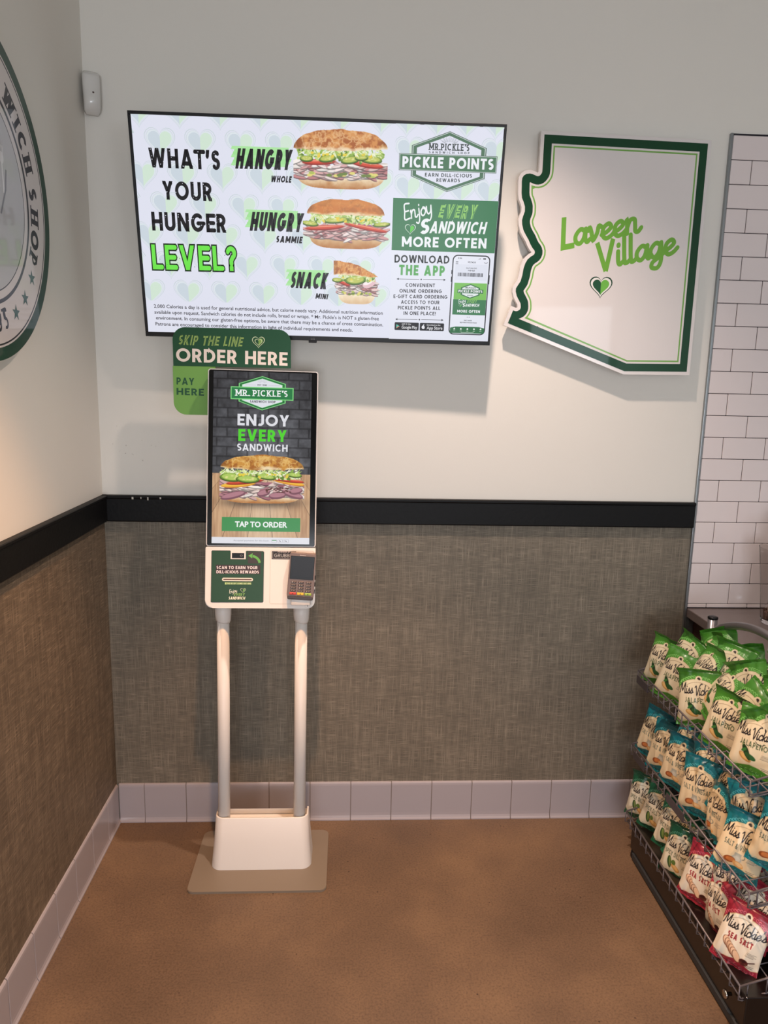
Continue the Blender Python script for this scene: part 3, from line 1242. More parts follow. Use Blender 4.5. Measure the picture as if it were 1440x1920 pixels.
tv = empty('television', mtx=frame_matrix(.748, -.147, 2.093, -.023, .181, -.004))
tag(tv, 'large flat television menu screen in thin black frame tilted off the wall', 'television')
HW, HH = .5605, .324
bm = bmesh.new()
add_box(bm, -HW, HW, .001, .022, -HH, HH, .003, 2)
link('housing', bm_mesh('housing', bm), BLKP, tv)
bm = bmesh.new()
add_box(bm, -.30, .30, .022, .055, -.27, .10, .01, 2)
link('back_cover', bm_mesh('back_cover', bm), BLKM, tv)
fr = [box('bezel', -HW, HW, -.003, .002, HH - .009, HH, BLKP, tv, .001), box('bezel', -HW, HW, -.003, .002, -HH, -HH + .0145, BLKP, tv, .001),
      box('bezel', -HW, -HW + .0095, -.003, .002, -HH + .0145, HH - .009, BLKP, tv, .001), box('bezel', HW - .0085, HW, -.003, .002, -HH + .0145, HH - .009, BLKP, tv, .001)]
box('sensor_tab', -.034, -.008, -.0028, .012, -HH - .007, -HH + .002, BLKM, tv, .001)
cl = Canvas()
cl.text('LG', -26, -321.5, -14, -321.5, 6.5, (120, 120, 122))
cl.mesh('maker_mark', PRINT, tv, off=.0035)
for x in (-.12, .12):
    tube('bracket_arm', [(x, .05, .02), (x, .115, .02)], .012, BLKM, tv, 8)

c = Canvas()
BGT = (227, 229, 243)
INK = (24, 22, 24)
c.rect(-551.5, -310, 553, 316, BGT)


def bg_heart(cx, cy, clip):
    x0, x1, y0, y1 = clip
    w = 84
    def hp(k):
        return [(min(max(cx + k * 16 * math.sin(t) ** 3, x0), x1), min(max(cy + k * (13 * math.cos(t) - 5 * math.cos(2 * t) - 2 * math.cos(3 * t) - math.cos(4 * t) + 2), y0), y1)) for t in [2 * math.pi * i / 30 for i in range(30)]]
    for k, colr in ((w / 32 * 1.1, (200, 214, 216)), (w / 32 * 1.06, BGT), (w / 32 * .98, (208, 218, 222)), (w / 32 * .95, (224, 232, 238))):
        c.shape([hp(k)], colr, layer=c.L + 1)
        c.L += 1
    H = hp(w / 32 * .84)
    c.shape([[p for p in H[15:]] + [H[0]]], (206, 217, 226), layer=c.L + 1)
    c.shape([H[:16]], (212, 232, 214), layer=c.L + 1)
    c.L += 1


left_clip = (-551, 226, -212, 315.5)
right_clip = (228, 552.5, 113, 315.5)
for row, yy in enumerate((322, 242, 152, 68, -18, -102, -186)):
    off_ = (-410, -352, -410, -348, -406, -346, -414)[row]
    for k in range(-2, 7):
        xx = off_ + k * 119
        if -600 < xx < 232 and yy > -212:
            bg_heart(xx, yy, left_clip)
for (xx, yy) in ((272, 242), (534, 246), (272, 140), (352, 134), (436, 138), (520, 134), (352, 322), (440, 322), (262, 322), (528, 322), (350, 222), (440, 230)):
    bg_heart(xx, yy, right_clip)
c.rect(227.8, -311, 553, 113, (228, 230, 242))
# green swashes
for (x0, y0, x1, y1) in ((-258, 188, -88, 240), (-222, 16, -62, 66), (-100, -153, 20, -105)):
    for k in range(7):
        yy = y0 + (y1 - y0) * k / 7
        j = ((k * 37) % 11) - 5
        c.poly([(x0 + j * 1.2, yy - 1), (x1 + j, yy - 1), (x1 + j * 1.4 + 3, yy + (y1 - y0) / 7), (x0 + j + 3, yy + (y1 - y0) / 7)], (163, 228, 150) if k % 3 else (174, 232, 163))
c.caps("WHAT'S", -507.8, 173.9, -295.9, 172.8, 53.4, INK, .22, round_=True)
c.caps('YOUR', -473.8, 86.1, -323.7, 85.2, 52.3, INK, .22, round_=True)
c.caps('HUNGER', -513, -3.2, -285, -3.3, 53.7, INK, .22, round_=True)
c.caps('LEVEL?', -520, -117, -258, -115, 73, (20, 40, 16), .19, out=.06, round_=True, track=.2)
c.caps('LEVEL?', -520, -117, -258, -115, 73, (112, 232, 76), .19, round_=True, track=.2)
rr = random.Random(4)
for k in range(70):   # worn speckles in the lettering
    for (x0, x1, y0, colr) in ((-505, -297, 176, BGT), (-470, -325, 88, BGT), (-510, -288, 0, BGT), (-518, -262, -114, (40, 120, 30))):
        if k % 2:
            continue
        xx, yy = rr.uniform(x0, x1), y0 + rr.uniform(0, 50)
        s = rr.uniform(.6, 1.6)
        if colr == BGT and rr.random() < .35:
            continue
        c.shape([[(xx - s, yy), (xx, yy - s * 1.3), (xx + s, yy), (xx, yy + s)]], colr, layer=c.L)
IT = dict(shear=.2, w=.27, track=.14)
c.caps('HANGRY', -251, 178.5, -87, 179.5, 55.4, INK, .29, shear=.2, track=.13)
c.caps('WHOLE', -146, 144.5, -84, 144.6, 18.3, INK, **IT)
c.caps('HUNGRY', -214, 5, -54, 5.7, 54.6, INK, .29, shear=.2, track=.13)
c.caps('SAMMIE', -134, -26.6, -53, -27.1, 19.7, INK, **IT)
c.caps('SNACK', -93, -161, 22, -162.2, 50, INK, .29, shear=.2, track=.13)
c.caps('MINI', -11.7, -191.9, 27, -193.1, 16.8, INK, **IT)
FP = (44, 40, 46)
for (s, x0, y0, x1, y1) in (
        ('2,000 Calories a day is used for general nutritional advice, but calorie needs vary. Additional nutrition information', -526.7, -234.2, 205.6, -235.6),
        ("available upon request. Sandwich calories do not include rolls, bread or wraps. * Mr. Pickle's is NOT a gluten-free", -526.5, -252.4, 193.5, -253.6),
        ('environment. In consuming our gluten-free options, be aware that there may be a chance of cross contamination.', -522.8, -270.2, 207.9, -272.2),
        ('Patrons are encouraged to consider this information in light of individual requirements and needs.', -526, -289.1, 109.3, -291.8)):
    c.text(s, x0, y0, x1, y1, 10.4, FP, .012)


# loyalty badge
def badge(c, pts, k, cx, cy, dark, fill, mid=None):
    P = [(cx + (x - cx) * k, cy + (y - cy) * k) for x, y in pts]
    c.poly(P, dark)


HEX = [(391, 299.7), (504.2, 258), (504.5, 173.5), (391.3, 133.7), (279, 174.5), (278.8, 259)]
badge(c, HEX, 1.0, 391, 216, (90, 112, 98), None)
badge(c, HEX, .975, 391, 216, (200, 212, 210), None)
badge(c, HEX, .955, 391, 216, (82, 118, 92), None)
badge(c, HEX, .86, 391, 216, BGT, None)
for k in range(15):
    a = math.radians(20 + 140 * k / 14)
    r0, r1 = (10, 24 if k % 2 else 17)
    c.line([(392 + r0 * math.cos(a) * 1.5, 266 + r0 * math.sin(a) * .5), (392 + r1 * math.cos(a) * 1.5, 266 + r1 * math.sin(a))], .7, (110, 120, 118))
c.caps("MR.PICKLE'S", 330.8, 247.6, 453.6, 248.4, 18.5, (62, 72, 70), .2, slab=True, track=.1)
c.caps('SANDWICH SHOP', 331.2, 238.6, 453.4, 239.6, 6.2, (84, 92, 92), .2, track=.5)
c.rect(241.8, 190, 538.8, 236.8, (90, 110, 98))
c.rect(243.3, 191.5, 537.3, 235.3, (196, 208, 204))
c.rect(245, 193, 535.6, 233.6, (76, 120, 88))
c.caps('PICKLE POINTS', 252.1, 198.5, 529, 199.5, 30, (240, 242, 248), .22, track=.14)
c.caps('EARN DILL-ICIOUS', 321.7, 174.9, 465.2, 176, 10, (70, 80, 80), .2, track=.2)
c.caps('REWARDS', 357.6, 160.9, 429.4, 161.9, 10, (70, 80, 80), .2, track=.2)
GRN = (58, 122, 80)
c.rect(227.8, -38.6, 552.6, 112.6, GRN)


def tagline(c, k, ox, oy, bg):
    """Enjoy EVERY SANDWICH MORE OFTEN lock-up"""
    f = lambda x, y: (ox + (x - 390) * k, oy + (y - 37) * k)
    W = (240, 243, 244)
    LG = (146, 202, 108)
    c.script('Enjoy', *f(264, 50), *f(352, 74), 22 * k, W, .21, .12)
    x0, y0 = f(366, 58)
    x1, y1 = f(484, 59.5)
    c.caps('EVERY', x0, y0, x1, y1, 41 * k, LG, .24, shear=.24, track=.16)
    c.caps('EVERY', x0, y0, x1, y1, 41 * k, bg, .07, shear=.24, track=.33)
    c.heart(*f(283.9, 24), 30 * k, bg, (98, 204, 74), bg, (220, 235, 220))
    c.caps('S', *f(311, 11.5), *f(340, 11.8), 45 * k, W, .21, shear=.2, track=.1)
    c.caps('ANDWICH', *f(343, 14.5), *f(517, 17), 35 * k, W, .21, shear=.2, track=.14)


tagline(c, 1, 390, 37, GRN)
c.caps('MORE OFTEN', 259.2, -27, 524.9, -25.1, 29.7, (240, 243, 246), .21, track=.14)
c.caps('DOWNLOAD', 237.9, -75.2, 411.4, -73.4, 23.2, (38, 44, 42), .2, track=.12)
c.caps('THE APP', 253.5, -112, 398.8, -111.3, 31, (96, 170, 96), .24, track=.16)
for (y, ) in ((-124,), (-248.5,)):
    c.line([(248, y), (402, y + 1.4)], 1.4, (40, 40, 44))
    for (x, s) in ((246.5, 1), (403.5, -1)):
        yy = y + (0 if s > 0 else 1.4)
        c.poly([(x, yy), (x + 7 * s, yy + 3.4), (x + 7 * s, yy - 3.4)], (40, 40, 44))
    c.rect(319, y - 3.4, 331, y + 4.8, (228, 230, 242))
    c.poly([(322, y + .7), (325, y + 3.6), (328, y + .7), (325, y - 2.2)], (40, 40, 44))
for (s, x0, y0, x1, y1) in (('CONVENIENT', 276.2, -147, 369.9, -145.8), ('ONLINE ORDERING', 257, -165.2, 392.9, -163.4), ('E-GIFT CARD ORDERING', 238.6, -182.5, 411.9, -180.4),
                            ('ACCESS TO YOUR', 263.3, -199.6, 387.3, -197.9), ('PICKLE POINTS ALL', 253.9, -217.3, 390.8, -215.6), ('IN ONE PLACE!', 273.1, -233.8, 377.2, -232.9)):
    c.caps(s, x0, y0, x1, y1, 10.8, (34, 34, 38), .19, track=.15)
for (x0, x1, big, sm) in ((245.3, 323.8, 'Google Play', 'GET IT ON'), (327.2, 406.2, 'App Store', 'Download on the')):
    c.rrect(x0, -282.4, x1, -257.6, 3, (22, 22, 26))
    c.text(big, x0 + 23, -277.6, x1 - 5, -277.2, 9.2, (236, 236, 240), .012)
    c.text(sm, x0 + 23, -265.8, x1 - (26 if sm[0] == 'G' else 12), -265.6, 4.6, (226, 226, 230), .01)
c.poly([(251, -264), (251, -277), (262, -270.5)], (88, 196, 170))
c.poly([(251, -277), (255.5, -270.5), (262, -270.5)], (230, 120, 90))
c.ell(338.6, -271.4, 5.2, 5.8, (232, 232, 238))
c.ell(344.2, -270, 2, 2.2, (22, 22, 26))
c.ell(339.8, -263.8, 1.4, 2.4, (232, 232, 238), -.5)
# phone drawing
c.rrect(421.5, -292, 541, -46, 16, (34, 36, 40))
c.rrect(425, -288.6, 537.5, -49.4, 13, (231, 233, 244))
c.rect(419.6, -104, 422, -92, (34, 36, 40))
c.rect(419.6, -128, 422, -112, (34, 36, 40))
c.rect(540.5, -132, 543, -104, (34, 36, 40))
c.text('2:36', 438, -58, 451, -58, 4.4, (40, 40, 44), .02)
for k in range(4):
    c.rect(503 + k * 2, -58, 504.2 + k * 2, -57 + k, (60, 60, 66))
c.rrect(518, -58, 527, -54, 1.2, (60, 60, 66))
for k in range(3):
    c.rect(432, -67.2 - k * 3.2, 440, -66 - k * 3.2, (70, 70, 76))
c.text('WELCOME, BB', 470, -69.6, 495, -69.6, 4.6, (50, 50, 56), .02)
c.line([(522, -66), (525, -69), (531, -69), (533, -65)], 1.2, (60, 60, 66))
c.rrect(431, -122, 534, -74, 3, (223, 226, 238))
c.text('SCAN TO EARN POINTS', 466, -87, 500, -87, 3.8, (60, 60, 66), .02)
c.text('9100 4220', 472, -94, 494, -94, 3.8, (20, 20, 26), .03)
x = 441.0
rb = random.Random(9)
while x < 521:
    w_ = rb.choice((.8, 1.4, 2.0))
    c.rect(x, -110.5, x + w_, -99.3, (46, 46, 54))
    x += w_ + rb.choice((.7, 1.1, 1.6))
c.rect(431.6, -181, 536.4, -130, (122, 190, 88))
P = [(484 + (x - 391) * .27, -155.5 + (y - 216) * .27) for x, y in HEX]
c.poly(P, (50, 110, 66))
P = [(484 + (x - 391) * .23, -155.5 + (y - 216) * .23) for x, y in HEX]
c.poly(P, (226, 234, 234))
c.rect(443, -161.5, 526, -149.5, (50, 110, 66))
c.caps('PICKLE POINTS', 446, -159, 523, -159, 7.6, (240, 242, 244), .22)
c.text("MR.PICKLE'S", 468, -146.5, 501, -146.5, 3.8, (50, 60, 60), .03)
c.text('REWARDS', 475, -169.5, 494, -169.5, 2.8, (50, 60, 60), .02)
c.rect(430.6, -228.5, 537.2, -181, GRN)
tagline(c, .26, 482, -197, GRN)
c.caps('MORE OFTEN', 446, -221.5, 520, -221.3, 8, (240, 243, 246), .22)
c.ell(480, -235.5, 1.3, 1.3, (60, 60, 66))
c.ell(486, -235.5, 1.3, 1.3, (60, 60, 66))
c.text('FIRST ORDER', 470, -248, 496, -248, 3.6, (50, 50, 56), .02)
c.text('ENJOY POINTS FOR EACH DOLLAR', 457, -254.6, 512, -254.6, 3.4, (20, 20, 26), .03)
c.poly([(427, -287), (535, -287), (538, -283), (538, -270), (520, -266), (444, -266), (426, -270), (426, -283)], (44, 108, 66))
for k in range(5):
    xx = 440 + k * 21.5
    c.poly([(xx - 2.6, -275.5), (xx + 2.6, -275.5), (xx + 2.6, -272), (xx, -269.6), (xx - 2.6, -272)], (226, 236, 228))
    c.rect(xx - 3.4, -280.6, xx + 3.4, -279.4, (170, 200, 176))
c.rect(462, -284.6, 504, -283.4, (210, 224, 212))
c.mesh('display', SCREEN, tv, off=.0012, eps=6e-6)
for kind, (x0, x1, y0, y1), (w_, h_), nm in ((1, (-76, 208, 130.5, 296), (270, 158), 'whole'), (2, (-49, 221, -40, 105), (258, 140), 'sammie'), (3, (42, 206, -206, -71.5), (160, 132), 'mini')):
    im, al = sandwich(w_, h_, kind, 11 + kind)
    grid_print('sandwich_picture', im, al, x0, x1, y0, y1, SCREEN, tv, .0012 + c.L * 6e-6 + 4e-5)

# ------------------------------------------------------------------ self-order kiosk
kiosk = empty('order_kiosk', (.566, -.247, 0))
tag(kiosk, 'white self-order kiosk with tall touch screen on twin poles', 'kiosk')
KI = kiosk.matrix_basis.inverted()


def in_kiosk(o):
    o.matrix_parent_inverse = Matrix.Translation((-.566, .247, 0))
    return o


def kp(o):
    """keep world coordinates while parenting to the kiosk"""
    o.parent = kiosk
    return in_kiosk(o)


PLATE = mat('taupe_steel_plate', (126, 114, 100), .45, bump=.05, bscale=300, var=.02)
bm = bmesh.new()
ol = rounded(.341, .793, -.409, -.084, .022, 8)
A = [bm.verts.new((x, y, 0)) for x, y in ol]
B = [bm.verts.new((x, y, .008)) for x, y in ol]
n = len(A)
bm.faces.new(A[::-1])
ft = bm.faces.new(B)
for k in range(n):
    bm.faces.new((A[k], A[(k + 1) % n], B[(k + 1) % n], B[k]))
bmesh.ops.bevel(bm, geom=list(ft.edges), offset=.0015, segments=2, affect='EDGES')
kp(link('base_plate', bm_mesh('base_plate', bm), PLATE))
# tapered shroud: U-shaped shell, open on top
bm = bmesh.new()


def u_ring(x0, x1, yf, yb, r, z, n=8):
    out = [(x0, yb)]
    for k in range(n + 1):
        a = math.radians(180 + 90 * k / n)
        out.append((x0 + r + r * math.cos(a), yf + r + r * math.sin(a)))
    for k in range(n + 1):
        a = math.radians(270 + 90 * k / n)
        out.append((x1 - r + r * math.cos(a), yf + r + r * math.sin(a)))
    out.append((x1, yb))
    return [(x, y, z) for x, y in out]


levels = [(0, .3985, .7385, -.304, -.185, .035), (1, .4115, .7255, -.271, -.200, .030)]
R = []
for z, g in ((.008, (.3985, .7385, -.304, -.185, .036)), (.012, (.3985, .7385, -.304, -.185, .036)), (.10, (.4065, .7305, -.286, -.19, .032)), (.178, (.4115, .7255, -.272, -.203, .028)), (.180, (.4125, .7245, -.271, -.203, .027))):
    R.append([bm.verts.new(p) for p in u_ring(*g[:4], g[4], z)])
for z, g in ((.180, (.4165, .7205, -.2665, -.203, .023)), (.178, (.417, .720, -.266, -.203, .023)), (.150, (.417, .720, -.266, -.203, .023))):
    R.append([bm.verts.new(p) for p in u_ring(*g[:4], g[4], z)])
for a, b_ in zip(R[:-1], R[1:]):
    for k in range(len(a) - 1):
        bm.faces.new((a[k], a[k + 1], b_[k + 1], b_[k]))
bm.faces.new(R[-1])
back = [bm.verts.new(p) for p in ((.3985, -.185, .008), (.7385, -.185, .008), (.7245, -.203, .172), (.4125, -.203, .172))]
bm.faces.new(back)
sh = kp(link('base_shroud', bm_mesh('base_shroud', bm), WHTP, None))
for p in sh.data.polygons:
    p.use_smooth = len(p.vertices) == 4
for (xb, xt) in ((.4375, .4480), (.6940, .7010)):
    po = kp(tube('pole', [(xb, -.243, .02), (xt, -.243, .93)], .0202, WHTP, None, 28))
    cu = tube('collar', [(xt - .001, -.243, .868), (xt, -.243, .872), (xt, -.243, .892), (xt, -.243, .935)], [.0225, .024, .026, .027], WHTP, None, 28)
    cu.parent = po
    cu.matrix_parent_inverse = Matrix.Identity(4)
KM = frame_matrix(.576, -.22, 1.399, .030, -.153, -.009)
head = empty('head', mtx=KM)
# head itself is a part: mesh housing at that frame
bpy.data.objects.remove(head)
SILV = mat('silver_white_plastic', (214, 208, 204), .35, var=.02)
hd = prism('screen_housing', rounded(-.1725, .1725, -.280, .279, .008), 0.0005, .034, SILV)
hd.matrix_world = KM
hd.parent = kiosk
hd.matrix_parent_inverse = Matrix.Translation((-.566, .247, 0))
gl = prism('glass_bezel', rounded(-.1693, .1693, -.2775, .2762, .006), -.0012, .0008, mat('black_glass', (8, 8, 9), .14, var=.0, spec=.25), hd)
BR = np.random.default_rng(5)
W_, H_ = 240, 420
Xk, Yk = np.meshgrid(np.linspace(-155, 152, W_), np.linspace(-270.5, 272, H_))
nA = fbm(H_, W_, 30, 18, BR)
nB = fbm(H_, W_, 6, 4, BR)
nC = fbm(H_, W_, 12, 90, BR, 2)
row = np.floor((Yk + 300) / 30.5)
bx = (Xk + (row % 2) * 32 + 300 + nB * 6) / 64
fx, fy = bx - np.floor(bx), (Yk + 300) / 30.5 - row
edge = np.minimum(np.minimum(fx, 1 - fx) * 64, np.minimum(fy, 1 - fy) * 30.5)
joint = np.clip((edge - 1.2) / 2.2, 0, 1)
cellr = np.sin(row * 12.9898 + np.floor(bx) * 78.233) * 43758.5453
cellr = cellr - np.floor(cellr)
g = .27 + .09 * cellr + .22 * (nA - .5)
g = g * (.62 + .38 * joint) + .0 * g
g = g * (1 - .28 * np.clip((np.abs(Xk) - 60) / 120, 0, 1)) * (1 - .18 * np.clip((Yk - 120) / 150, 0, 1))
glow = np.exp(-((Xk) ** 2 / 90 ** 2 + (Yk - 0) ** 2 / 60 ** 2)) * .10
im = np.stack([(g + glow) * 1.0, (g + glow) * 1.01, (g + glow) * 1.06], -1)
HZ = -48.6
wood = Yk < HZ
dep = np.clip((HZ - Yk) / 225, 0, 1)
ux = Xk / (60 + 95 * dep)
seg = (ux + 3.0) * 1.85
sf = seg - np.floor(seg)
sid = np.sin(np.floor(seg) * 91.7) * .5 + .5
wc = np.array((206, 166, 126.)) / 255
wd = np.array((150, 106, 72.)) / 255
k = np.clip(.25 + .5 * (nC - .5) * 2 + .35 * (sid - .5) + (nB - .5) * .5, 0, 1)[..., None]
wim = wc * (1 - k) + wd * k
wim = wim + (np.array((236, 212, 184)) / 255 - wim) * (np.exp(-((Xk - 5) / 80) ** 2) * .5)[..., None]
wim *= (.45 + .55 * np.clip(np.minimum(sf, 1 - sf) / .018, 0, 1))[..., None]
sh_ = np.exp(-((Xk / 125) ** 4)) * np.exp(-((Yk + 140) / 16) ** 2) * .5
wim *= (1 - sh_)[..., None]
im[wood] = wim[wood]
foot = Yk < -250.6
im[foot] = np.array((226, 226, 232)) / 255
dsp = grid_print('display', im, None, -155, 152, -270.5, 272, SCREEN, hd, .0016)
dsp['label'] = 'lit portrait touch display'
im2, al2 = sandwich(330, 196, 4, 23, (150, 130, 110))
grid_print('sandwich_picture', im2, al2, -132.5, 133.5, -143.5, 12.5, SCREEN, hd, .0019)
c = Canvas()
HX = [(-3, 259.5), (70.5, 237), (70.8, 176), (-2.8, 151.8), (-76.5, 178.5), (-76.5, 235.5)]


def scale_poly(P, k, cx, cy):
    return [(cx + (x - cx) * k, cy + (y - cy) * k) for x, y in P]


for k, colr in ((1.0, (128, 214, 128)), (.955, (38, 112, 62)), (.87, (128, 214, 128)), (.845, (226, 228, 236))):
    c.poly(scale_poly(HX, k, -3, 206), colr)
c.rect(-101.5, 184.8, 95.2, 225, (128, 214, 128))
c.rect(-98.5, 187.8, 92.2, 222, (38, 124, 68))
c.caps("MR. PICKLE'S", -85.9, 196, 78.6, 196.2, 19.5, (240, 244, 242), .18, slab=True, track=.1)
c.caps('EST 1995', -17.7, 229, 11.7, 229, 5, (60, 66, 64), .2)
c.line([(-58, 231), (-22, 231)], .5, (120, 124, 124))
c.line([(16, 231), (52, 231)], .5, (120, 124, 124))
for k in range(13):
    a = math.radians(20 + 140 * k / 12)
    c.line([(-3 + 6 * math.cos(a), 237 + 4 * math.sin(a)), (-3 + 16 * math.cos(a), 237 + 13 * math.sin(a))], .4, (170, 174, 180))
c.caps('SANDWICH SHOP', -40.8, 175.5, 39.2, 175.8, 7, (48, 56, 52), .2, track=.16)
c.caps('ENJOY', -79.1, 103, 82.6, 102.5, 36.2, (226, 226, 232), .2, track=.12)
c.caps('EVERY', -75.8, 54, 75.6, 53.7, 37.4, (82, 214, 46), .22, track=.14)
c.caps('SANDWICH', -79.2, 23.1, 79.1, 22.8, 22.5, (232, 232, 238), .19, track=.14)
c.rect(-123.8, -231.5, 122.6, -187.2, (58, 142, 76))
c.text('TAP TO ORDER', -82.7, -217.4, 81.4, -217.6, 16.3, (240, 244, 242), .035)
c.text('Accepted payments for this kiosk:', -87, -263, 25, -263, 4.8, (140, 140, 146), .0)
for (x0, x1) in ((33, 49), (52, 67), (70, 86)):
    c.rrect(x0, -266, x1, -256.5, 1.5, (150, 152, 160))
    c.rrect(x0 + .7, -265.3, x1 - .7, -257.2, 1.2, (232, 232, 238))
    c.text('Pay', x0 + 4, -263, x1 - 4, -263, 4, (60, 60, 70), .02) if x0 > 40 else c.rect(x0 + 1, -260.5, x1 - 1, -258.5, (60, 150, 80))
c.mesh('screen_lettering', SCREEN, hd, off=.0021, eps=8e-6)

# lower console
CRM = mat('console_white', (232, 224, 216), .4, bump=.04, bscale=400, var=.01)
con = prism('console', rounded(-.1735, .1725, -.4765, -.2822, (.024, .024, .004, .004), 8), -.001, .046, CRM, None, .0025)
con.matrix_world = KM
con.parent = kiosk
con.matrix_parent_inverse = Matrix.Translation((-.566, .247, 0))
c = Canvas()
DG = (40, 74, 50)
c.poly([(-155.5, -457), (-155, -296), (-152, -293.2), (-97.5, -293), (-95, -295), (-94.9, -320.2), (-47.5, -320.2), (-47.5, -295), (-45, -293.5), (7, -294), (10, -297), (9.6, -455), (7, -457.8), (-152, -458.5)], (60, 60, 58))
c.poly([(-154, -456), (-153.6, -296), (-151, -294.4), (-98, -294.4), (-96.4, -296), (-96.2, -321.8), (-46, -321.8), (-46, -296), (-44, -295), (6, -295.4), (8.6, -298), (8.2, -454), (6, -456.4), (-151, -457)], DG)
c.rect(-91, -317, -52.5, -301, (34, 32, 32))
c.rect(-89.5, -315.6, -54, -302.4, (14, 14, 16))
c.ell(-61.5, -309, 4.5, 3.2, (120, 110, 110))
c.ell(-61.5, -309, 2.4, 1.8, (20, 20, 22))
c.rect(-41, -333.5, 1, -297, (66, 58, 54))
c.line(arc(-34, -333, 30, 24, 4, 74, 12), 7.5, (104, 176, 84))
c.poly([(-39.5, -309), (-26, -300.5), (-27.5, -317.5)], (104, 176, 84))
c.rect(-141, -367.4, -1, -338.6, (62, 46, 46))
c.caps('SCAN TO EARN YOUR', -138.3, -351.7, -10.3, -351.4, 9.2, (238, 226, 226), .2, track=.13)
c.caps('DILL-ICIOUS REWARDS', -138.7, -365.8, -5.9, -365.5, 9.4, (238, 226, 226), .2, track=.13)
c.rrect(-121, -390.4, -24, -379.6, 5.2, (232, 222, 206))
c.rrect(-117, -386.6, -28, -383.4, 1.5, (84, 40, 34))
c.rect(-112, -401.4, -29, -393.8, (110, 140, 78))
c.caps('THE RECEIPT COMES OUT HERE', -105, -400, -30, -400, 4.8, (214, 228, 180), .2, track=.15)
c.rect(-111.6, -401, -107, -394.4, (190, 214, 140))


def mini_tag(c):
    c.script('Enjoy', -97.7, -429, -73, -424.5, 5.6, (232, 232, 214), .22, .15)
    c.heart(-54.6, -420, 15, DG, (120, 170, 90), DG, (214, 224, 190))
    c.caps('EVERY', -84.2, -437.5, -50, -437.3, 9.3, (138, 182, 98), .24, shear=.24)
    c.caps('EVERY', -84.2, -437.5, -50, -437.3, 9.3, DG, .06, shear=.24, track=.3)
    c.caps('SANDWICH', -100.2, -448.9, -49, -448.6, 9.3, (236, 232, 208), .23, shear=.2)


mini_tag(c)
c.mesh('sticker', PRINT, con, off=.0016, eps=1e-5)
# recessed right panel outline
c = Canvas()
c.line(rounded(29.5, 167, -462, -292, 5, 4), .9, (196, 180, 164), closed=True)
c.mesh('panel_seam', PRINT, con, off=.0012, eps=1e-5)
c = Canvas()
c.rect(34, -319, 111, -294, (44, 36, 34))
c.rect(37, -317, 108, -297, (190, 176, 170))
c.rect(37.8, -316.2, 107.2, -296, (44, 36, 34))
c.rect(52, -299, 94, -294, (44, 36, 34))
c.caps('POWERED BY', 53, -298, 92, -298, 3.6, (190, 176, 170), .2, track=.2)
c.caps('GRUBBRR', 41.9, -312.5, 108, -312.6, 11, (186, 180, 176), .12, track=.16)
c.mesh('maker_plate', PRINT, con, off=.0016, eps=1e-5)
box('status_light', .143, .1575, -.003, -.0005, -.4735, -.4625, CRM, con, .0006)
box('status_light', .1486, .151, -.0036, -.0028, -.4690, -.4666, BLKM, con)
box('terminal_cradle', .097, .159, -.018, -.0005, -.4645, -.438, WHTP, con, .003, 2, True)
# payment terminal
TB = mat('bronze_grey_plastic', (118, 96, 86), .4, var=.03)
TK = mat('terminal_key', (74, 54, 48), .5)
tm = Matrix.Translation((.1300, -.016, -.3725)) @ Matrix.Rotation(math.radians(3.4), 4, 'Y') @ Matrix.Rotation(math.radians(5), 4, 'X')
term = prism('card_terminal', [(-.0405, .0725), (-.0385, .0755), (.0385, .0755), (.0405, .0725), (.0425, -.058), (.040, -.071), (.036, -.0735), (-.036, -.0735), (-.040, -.071), (-.0425, -.058)], -.014, .012, TB, con, .003)
term.matrix_local = tm
term['label'] = 'bronze-grey card reader with keypad'
TDY = -.0148
for nm_, x0, x1, z0, z1, m_, dy, bv in [('display_window', -.037, .037, -.006, .068, BLKP, .0007, .001), ('display_glass', -.0285, .0285, .002, .060, mat('grey_lcd', (40, 44, 50), .35, spec=.2), .0012, 0)]:
    o = box(nm_, x0, x1, TDY - dy, TDY + .002, z0, z1, m_, term, bv)
for r_ in range(4):
    for q in range(3):
        x = -.0235 + q * .0235
        z = -.0155 - r_ * .0092
        box('key', x - .0085, x + .0085, TDY - .0016, TDY + .001, z - .0032, z + .0032, TK, term, .0012, 1)
for q, colr in enumerate(((214, 66, 50), (238, 190, 52), (156, 186, 70))):
    x = -.0240 + q * .0240
    box('function_key', x - .0105, x + .0105, TDY - .0018, TDY + .001, -.0565, -.0485, mat('key_%d' % colr[0], colr, .5), term, .0012, 1)
c = Canvas()
c.text('Ingenico', -9, 70, 9, 70, 2.6, (220, 214, 208), .02)
for r_ in range(4):
    for q in range(3):
        s = '123456789*0#'[r_ * 3 + q]
        x = -23.5 + q * 23.5
        z = -15.5 - r_ * 9.2
        c.text(s, x - 5.5, z - 1.8, x - 3.5, z - 1.8, 3.6, (226, 220, 212), .02)
        c.rect(x, z - .6, x + 5, z + .6, (180, 170, 160))
for q in range(3):
    c.ell(-24 + q * 24, -52.5, 1.6, 1.6, (70, 40, 30))
c.mesh('key_print', PRINT, term, off=.0170, eps=1e-5)
box('front_lip', -.040, .040, -.0155, .006, -.0705, -.061, mat('dark_bronze_plastic', (58, 46, 42), .4), term, .0015)
for z in (.0, -.022, -.045):
    box('side_bump', .0405, .0445, -.008, .004, z - .006, z + .006, BLKM, term, .001)

